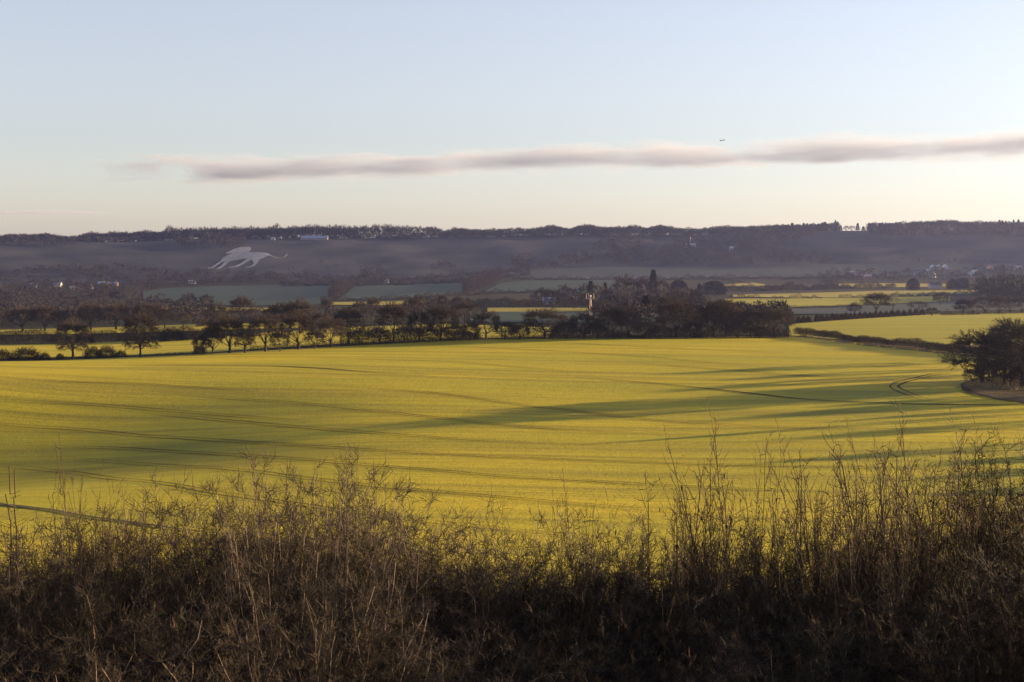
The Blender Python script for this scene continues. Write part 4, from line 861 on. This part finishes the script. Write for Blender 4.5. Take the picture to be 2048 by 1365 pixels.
bird(821, 391, 900, 1.1, .2, 'speck of a bird low in the sky, right one of the pair', R(80))

# ------------------------------------------------------------------ foreground thicket
def gen_shrub(seed, H_=4.0, nst=13, spread=.9, side=.42, fine=5, lean=0., wob=.12, arch=0., r0=.017, start=.2, ntop=0, nodes=11, up=.75, tw=(.12, .32), tap=.86, sr=.5, sg_=.8, twr=.003):
    rg = np.random.default_rng(seed); st = []; tg = []
    for k in range(nst):
        a = rg.uniform(0, 6.283); b = rg.uniform(0, .35)
        p = np.array([b * math.cos(a), b * math.sin(a), -.1]); hh = H_ * rg.uniform(.70, 1.02)
        out_ = np.array([math.cos(a), math.sin(a), 0]) * rg.uniform(.05, 1) * spread / H_ * 1.5 + np.array([lean, 0, 0])
        d = unit(np.array([0, 0, 1]) + out_); r = r0 * rg.uniform(.6, 1.15) * (hh / H_); L = hh / nodes
        for s in range(nodes):
            t = s / nodes
            d = unit(d + rg.normal(size=3) * wob + np.array([0, 0, .05 - arch * t * t]) + out_ * arch * .6 * t)
            q = p + d * L * 1.04; rn = r * tap
            st.append([*p, *q, r, rn]); r = rn; p = q
            if t < start: continue
            for e in range(2 if rg.uniform() < .75 else 1):
                aa = rg.uniform(0, 6.283); sd = unit(np.array([math.cos(aa), math.sin(aa), 0]) * 1.0 + d * up)
                Ls = side * rg.uniform(.4, 1.25) * (1.15 - .6 * t); pp = p; rs = max(.0032, r * sr); ns = 4
                for m in range(ns):
                    sd = unit(sd + rg.normal(size=3) * .22 + np.array([0, 0, .10 - arch * .35])); qq = pp + sd * Ls / ns
                    (tg if rs < .006 else st).append([*pp, *qq, rs, rs * sg_]); rs *= sg_; pp = qq
                    for f_ in range(max(1, int((fine if m else fine // 2) * (1.55 - 1.0 * t) + rg.uniform(0, .8)))):
                        td = unit(sd * .7 + rg.normal(size=3) * .75 + np.array([0, 0, .25 - arch * .4])); Lt = rg.uniform(*tw) * (1 - .35 * t)
                        b0 = pp - sd * Ls / ns * rg.uniform(0, 1); b1 = b0 + td * Lt * .5; b2 = b1 + unit(td + rg.normal(size=3) * .38 + np.array([0, 0, .2 - arch * .6])) * Lt * .55
                        tg.append([*b0, *b1, twr, twr * .8]); tg.append([*b1, *b2, twr * .8, twr * .35])
    return np.array(st), np.array(tg)
SH = {}
def shrub_mesh(key, sm, tm, **k):
    s, t = gen_shrub(**k); SH[key] = (mesh_np('stem_' + key, *tubes(s, 4), M[sm], True), mesh_np('crown_' + key, *tubes(t, 3), M[tm]), s, t)
for q in range(5):
    shrub_mesh('thorn%d' % q, 'shrubstem', 'shrubtwig', seed=100 + q, nst=18, fine=5, wob=.13, side=.46, lean=[.0, .05, -.06, .1, -.02][q])
for q in range(2):
    shrub_mesh('fan%d' % q, 'shrubstem', 'shrubtwig', seed=120 + q, nst=20, fine=4, wob=.07, side=.34, spread=1.3, up=1.5)
for q in range(3):
    shrub_mesh('rod%d' % q, 'hazelstem', 'hazelstem', seed=170 + q, nst=16, fine=4, wob=.08, side=.5, spread=1.1, up=1.4)
for q in range(2):
    shrub_mesh('arch%d' % q, 'shrubstem', 'shrubtwig', seed=130 + q, nst=14, fine=3, wob=.12, side=.75, spread=1.4, arch=.42, up=.9, tw=(.15, .5))
for q in range(3):
    shrub_mesh('hazel%d' % q, 'hazelstem', 'hazelstem', seed=140 + q, H_=5.0, nst=12, fine=2, wob=.055, side=.8, spread=1.5, lean=-.12 if q != 1 else 0., up=2.0, r0=.024, start=.25, nodes=14, tw=(.1, .35), tap=.925, sr=.6, sg_=.88, twr=.005)
for q in range(2):
    shrub_mesh('dark%d' % q, 'darkbush', 'darkbush', seed=150 + q, H_=4.5, nst=20, fine=6, wob=.14, side=.6, spread=1.3, r0=.03)
for q in range(3):
    shrub_mesh('fill%d' % q, 'shrubtwig', 'shrubtwig', seed=180 + q, nst=20, fine=7, wob=.15, side=.55, spread=1.2, start=.3, r0=.012)
# withered leaves / seed tufts for one of the hazels
lt = np.vstack([SH['hazel0'][2], SH['hazel0'][3]]); lt = lt[(lt[:, 6] > .0052) & (lt[:, 7] < .012) & (lt[:, 5] > 2.2)]; rg = np.random.default_rng(5); sel = rg.choice(len(lt), 110, replace=len(lt) < 110); VV = []; FF = []; b = 0
for s in lt[sel]:
    p = s[3:6]
    for m in range(2):
        a = rg.uniform(0, 6.28); u = np.array([math.cos(a), math.sin(a), 0]); n_ = np.array([-math.sin(a), math.cos(a), 0]); L_ = rg.uniform(.05, .10)
        pts = [p, p + np.array([0, 0, -L_ * .4]) + u * .018 + n_ * .008, p + np.array([0, 0, -L_]) + n_ * .012, p + np.array([0, 0, -L_ * .5]) - u * .018 + n_ * .005, p + np.array([0, 0, -L_ * .55]) + n_ * .02]
        VV += pts; FF += [(b, b + 1, b + 4), (b + 1, b + 2, b + 4), (b + 2, b + 3, b + 4), (b + 3, b, b + 4)]; b += 5
LEAF = mesh_np('withered_leaf_cluster', np.array(VV), np.array(FF), M['deadleaf'])

last_shrub = [None]
def shrub(key, px, top, y, label, group, wscale=1., rz=None, leaf=False, name='shrub', href=None):
    x = pxx(px, y); z = H(x, y); h = pz(top, y) - z
    h0 = {'hazel': 5.2, 'dark': 4.5}.get(key[:-1], 4.0)
    s = h / h0
    o = empty(name, (x, y, z), rz if rz is not None else random.uniform(0, 6.28), (wscale * (.5 + .5 * s), wscale * (.5 + .5 * s), s)); tag(o, label, 'shrub', group); last_shrub[0] = o
    link('stem', SH[key][0], o); link('crown', SH[key][1], o)
    if leaf: tag(link('leaf_cluster', LEAF, o), kind='stuff')
    return o
tops = np.array([(-200, 1040), (0, 1055), (60, 1060), (130, 1030), (200, 985), (240, 1000), (300, 1040), (380, 1005), (450, 1025), (520, 1000), (560, 965), (600, 945), (650, 960), (700, 1000), (760, 1005), (830, 1015), (900, 1035), (980, 1060), (1060, 1065), (1110, 1075), (1160, 1040), (1220, 1025), (1280, 1060),
  (1340, 1075), (1420, 1075), (1500, 1060), (1600, 1035), (1700, 1030), (1800, 1020), (1900, 995), (1960, 955), (2048, 900), (2300, 890)], float)
GT = 'bare shrubs filling the thicket in front of the wheat field'
rgs = np.random.default_rng(42); random.seed(5)
nsh = 0
for row, (y, drop) in enumerate([(26.5, 12), (24.5, 0), (22.6, 18), (20.8, 75), (19.2, 120), (17.8, 165), (16.4, 215), (15.2, 270), (14.1, 330)]):
    step = .70 / y * F
    px = -120 + (row % 2) * step * .5
    while px < 2230:
        p_ = px + rgs.uniform(-.25, .25) * step
        t_ = float(np.interp(p_, tops[:, 0], tops[:, 1])) + drop + rgs.uniform(-20, 22)
        if row > 2 and rgs.uniform() < .55: key = 'dark%d' % rgs.integers(2)  # lower rows mixed with darkened bushes that stand for shade
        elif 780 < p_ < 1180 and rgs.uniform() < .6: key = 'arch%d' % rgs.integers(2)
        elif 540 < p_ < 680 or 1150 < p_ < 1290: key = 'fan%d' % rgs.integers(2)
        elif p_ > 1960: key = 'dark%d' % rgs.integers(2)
        elif p_ > 1330 and rgs.uniform() < .7: key = 'rod%d' % rgs.integers(3)
        else: key = 'thorn%d' % rgs.integers(5)
        lab = {'a': 'bare shrub with thin arching twig tips in the low middle of the thicket', 'f': 'bare shrub with a fan of straight pale stems in the thicket', 'd': 'dense bush darkened for shade inside the thicket', 't': 'bare pale barked thorny shrub of the thicket', 'r': 'brown barked shrub with upright rods in the thicket on the right'}[key[0]]
        shrub(key, p_, t_, y + rgs.uniform(-.5, .5), lab, GT + {'a': ', arching ones', 'f': ', fan shaped ones', 'd': ', unseen dark ones added for shade', 't': '', 'r': ', brown ones'}[key[0]], 1.05)
        sec = ['at the far left', 'left of the highest peak', 'in the low middle', 'around the leafy shrub', 'under the tall rods', 'at the right edge'][int(np.searchsorted([250, 700, 1200, 1560, 1930], p_))]
        dep = 'back rows' if row < 3 else ('middle rows' if row < 6 else 'front rows')
        o_ = bpy.context.scene.objects[-1] if False else last_shrub[0]; kind_ = {'a': 'arching bare shrub', 'f': 'straight stemmed pale shrub', 'd': 'dense bush darkened for shade', 't': 'pale barked thorny shrub', 'r': 'brown upright shrub'}[key[0]]
        o_['label'] = kind_ + ' ' + sec + ' of the thicket, ' + dep; o_['group'] = 'thicket, ' + dep + ' ' + sec + ': ' + kind_
        nsh += 1; px += step
for row, (y, drop) in enumerate([(25.5, 52), (23.5, 46), (21.7, 66), (20.0, 105), (18.5, 150), (17.1, 195), (15.8, 245)]):
    px = -140 + (row % 2) * 60
    while px < 2250:
        p_ = px + rgs.uniform(-20, 20); t_ = float(np.interp(p_, tops[:, 0], tops[:, 1])) + drop + rgs.uniform(-12, 20)
        sec = int(np.searchsorted([250, 700, 1200, 1560, 1930], p_)); dep = 0 if row < 3 else 1
        sn = ['at the far left', 'left of the highest peak', 'in the low middle', 'around the leafy shrub', 'under the tall rods', 'at the right edge'][sec]; dn = ['behind', 'in front'][dep]
        shrub('fill%d' % rgs.integers(3), p_, t_, y + rgs.uniform(-.4, .4), 'fine twigged low bush ' + sn + ' of the thicket, ' + dn, 'low fine twigged bushes ' + sn + ', ' + dn, 1.15); px += 1.0 / y * F
# the ones that stand out
for key, px, top, y, ws, leaf, d in [
   ('hazel0', 1420, 882, 20.5, .8, True, 'tall open shrub with withered hanging leaves and dark forked stems'),
   ('hazel1', 1492, 850, 21.5, .55, True, 'slender upright shrub with one very tall central shoot'),
   ('hazel2', 1345, 935, 21.0, .6, True, 'spreading shrub with withered leaves left of the tallest leafy one'),
   ('hazel0', 1740, 836, 21.0, .85, False, 'tall leaning fan of straight rods, the biggest of all'), ('hazel2', 1800, 850, 20.5, .7, False, 'tall rods right of the biggest fan'),
   ('hazel1', 1760, 900, 18.5, .7, False, 'slanting pale rods low in front of the biggest fan'), ('hazel1', 1878, 840, 22.0, .6, False, 'upright tall rods near the dark bushes at the right'), ('hazel2', 1915, 866, 21.0, .6, False, 'thin upright rods beside the dark bushes at the right'),
   ('hazel0', 1650, 880, 22.5, .7, False, 'leaning rods between the leafy shrub and the biggest fan'), ('hazel1', 1985, 870, 20.5, .7, False, 'dark rods rising from the bush at the right edge'),
   ('hazel2', 1590, 930, 23.2, .6, False, 'short dark rods just right of the leafy shrub'), ('hazel0', 1830, 880, 19.6, .6, False, 'forked rods low in front between the fans'), ('hazel2', 1700, 870, 23.5, .6, False, 'rods standing behind the biggest fan'),
   ('hazel0', 1945, 900, 23.0, .5, False, 'rods behind the dark bushes'),
   ('hazel1', 178, 925, 22.0, .5, False, 'pale spiky shrub with long upright shoot on the left'), ('hazel0', 225, 945, 22.5, .5, False, 'dark forked shrub right of the pale spiky one on the left'), ('hazel2', 372, 975, 22.5, .4, False, 'small pale shrub with upright shoots between the left peaks'),
   ('fan0', 590, 930, 22.0, .8, False, 'highest dense pale shrub of the thicket, with spiky top'), ('fan1', 625, 942, 21.4, .8, False, 'dense pale shrub against the right side of the highest one'), ('fan0', 560, 965, 21.8, .8, False, 'dense pale shrub against the left side of the highest one'),
   ('arch0', 1085, 1015, 22.4, .8, False, 'shrub with two long arching whips over the low middle'), ('arch1', 870, 975, 22.6, .8, False, 'shrub with curved thin tips left of the low middle'), ('arch0', 960, 1030, 22.0, .8, False, 'arching shrub in the low middle of the thicket'),
   ('hazel1', 1180, 985, 22.4, .4, False, 'thin rods over the rounded shrub right of the low middle')]:
    shrub(key, px, top, y, d, 'shrubs that stand out of the thicket', ws, leaf=leaf, rz=random.uniform(-.5, .5) if key[0] == 'h' else None)
# two straight saplings at the left
for q, (px, top) in enumerate([(13, 932), (23, 940)]):
    y = 21.5 + q * .2; x = pxx(px, y); z = H(x, y); h = pz(top, y) - z; rg = np.random.default_rng(q); st = []; n = 14
    for k in range(n): st.append([0, 0, h * k / n, rg.normal() * .03, 0, h * (k + 1) / n, .020 * (1 - k / n * .6), .020 * (1 - (k + 1) / n * .6)])
    tw_ = []
    for k in range(44):
        zz = h * rg.uniform(.3, .93); a = rg.uniform(0, 6.28); L_ = .9 * (1 - zz / h) + .12
        tw_.append([0, 0, zz, math.cos(a) * L_, math.sin(a) * L_, zz + L_ * .35, .005, .002])
    o = empty('sapling', (x, y, z)); tag(o, ['straight dark sapling pole at the left edge, the taller of two', 'straight pale sapling pole at the left edge, the shorter of two'][q], 'sapling', 'pair of straight saplings at the left')
    link('stem', mesh_np('stem', *tubes(st, 6), M['hazelstem']), o); link('crown', mesh_np('crown', *tubes(tw_, 3), M['shrubtwig']), o)
# soil and litter under the thicket
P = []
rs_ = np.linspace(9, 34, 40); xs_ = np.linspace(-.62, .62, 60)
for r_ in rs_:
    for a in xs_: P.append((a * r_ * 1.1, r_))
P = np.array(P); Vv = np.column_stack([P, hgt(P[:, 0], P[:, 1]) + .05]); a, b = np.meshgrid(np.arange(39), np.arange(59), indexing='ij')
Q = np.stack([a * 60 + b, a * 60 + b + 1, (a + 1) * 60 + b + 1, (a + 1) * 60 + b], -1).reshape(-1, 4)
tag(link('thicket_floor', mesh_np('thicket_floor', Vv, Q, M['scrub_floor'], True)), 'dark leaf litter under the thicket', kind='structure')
# unseen bushes added beyond the right edge to shade the foot of the thicket
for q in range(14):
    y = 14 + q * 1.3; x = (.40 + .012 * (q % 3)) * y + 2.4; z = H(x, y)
    o = empty('shrub', (x, y, z), q, (1.6, 1.6, 1.15)); tag(o, 'dense bush darkened for shade inside the thicket', 'shrub', GT + ', unseen dark ones added for shade'); link('stem', SH['dark%d' % (q % 2)][0], o); link('crown', SH['dark%d' % (q % 2)][1], o)

# ------------------------------------------------------------------ cloud bank
def cloud(name, x0, x1, y0, y1, z0, z1, label, dens, seed, tilt=0.):
    cx, cy, cz = (x0 + x1) / 2, (y0 + y1) / 2, (z0 + z1) / 2
    bm = bmesh.new(); hx, hy, hz_ = (x1 - x0) / 2, 1, (z1 - z0) / 2
    L_ = math.hypot(x1 - x0, y1 - y0); box(bm, -L_ / 2, L_ / 2, -1100, 1100, -hz_, hz_)
    m = bpy.data.materials.new(name); m.use_nodes = True; t = m.node_tree; t.nodes.clear(); N = t.nodes; Lk = t.links
    o_ = N.new('ShaderNodeOutputMaterial'); pv = N.new('ShaderNodeVolumePrincipled'); Lk.new(pv.outputs[0], o_.inputs['Volume'])
    pv.inputs['Color'].default_value = (.50, .54, .70, 1); pv.inputs['Anisotropy'].default_value = .2
    tc = N.new('ShaderNodeTexCoord'); mp = N.new('ShaderNodeMapping'); mp.inputs['Scale'].default_value = (1 / 1100., 1 / 1100., 1 / 230.); mp.inputs['Location'].default_value = (seed, seed, seed)
    Lk.new(tc.outputs['Object'], mp.inputs[0]); n = N.new('ShaderNodeTexNoise'); n.inputs['Scale'].default_value = 1; n.inputs['Detail'].default_value = 5; n.inputs['Roughness'].default_value = .6; Lk.new(mp.outputs[0], n.inputs['Vector'])
    sx = N.new('ShaderNodeSeparateXYZ'); Lk.new(tc.outputs['Object'], sx.inputs[0])
    def mth(op, a, b=None):
        q = N.new('ShaderNodeMath'); q.operation = op
        for i_, v in enumerate((a, b)):
            if v is None: continue
            if isinstance(v, (int, float)): q.inputs[i_].default_value = v
            else: Lk.new(v, q.inputs[i_])
        return q.outputs[0]
    zn = mth('DIVIDE', sx.outputs[2], hz_); zf = mth('SUBTRACT', 1, mth('POWER', mth('ABSOLUTE', zn), 2.5))
    xe = mth('DIVIDE', mth('ADD', sx.outputs[0], L_ / 2), L_ * .14); xe = mth('MINIMUM', xe, 1); xe2 = mth('MINIMUM', mth('DIVIDE', mth('SUBTRACT', L_ / 2, sx.outputs[0]), L_ * .1), 1)
    yn = mth('DIVIDE', sx.outputs[1], 1100); yf = mth('SUBTRACT', 1, mth('POWER', mth('ABSOLUTE', yn), 3))
    sh = mth('MINIMUM', mth('MINIMUM', zf, yf), mth('MINIMUM', xe, xe2))
    v = mth('ADD', mth('MULTIPLY', mth('SUBTRACT', n.outputs[0], .5), 1.1), mth('MULTIPLY', mth('SUBTRACT', sh, .5), .42))
    Lk.new(mth('MULTIPLY', mth('MAXIMUM', mth('MINIMUM', mth('MULTIPLY', v, 4), 1), 0), dens), pv.inputs['Density'])
    o = bmobj(name, bm, m, None); o.location = (cx, cy, cz); o.rotation_euler[2] = math.atan2(y1 - y0, x1 - x0); tag(o, label, kind='stuff'); return o
cloud('cloud', -7200, 11500, 24800, 16500, 1300, 1740, 'long thin lilac cloud bank stretching across the sky', .0013, 3.1)
cloud('cloud', -6300, -4000, 24200, 23800, 1700, 1790, 'faint wisp of cloud above the left end of the cloud bank', .0009, 7.7)
cloud('cloud', -12500, -8200, 29500, 29000, 980, 1060, 'thin grey streak of cloud low in the sky on the left', .0012, 9.1)

# ------------------------------------------------------------------ haze
bm = bmesh.new(); box(bm, -9900, 9900, -9900, 9900, -60, 112)
hz = bpy.data.materials.new('haze'); hz.use_nodes = True; t = hz.node_tree; t.nodes.clear()
o_ = t.nodes.new('ShaderNodeOutputMaterial'); pv = t.nodes.new('ShaderNodeVolumePrincipled'); t.links.new(pv.outputs[0], o_.inputs['Volume'])
pv.inputs['Color'].default_value = (.33, .38, .76, 1); pv.inputs['Density'].default_value = .66e-4; pv.inputs['Anisotropy'].default_value = .66
tag(bmobj('haze', bm, hz, None), 'pale blue haze in the valley air', kind='stuff')
print('shrubs', nsh)
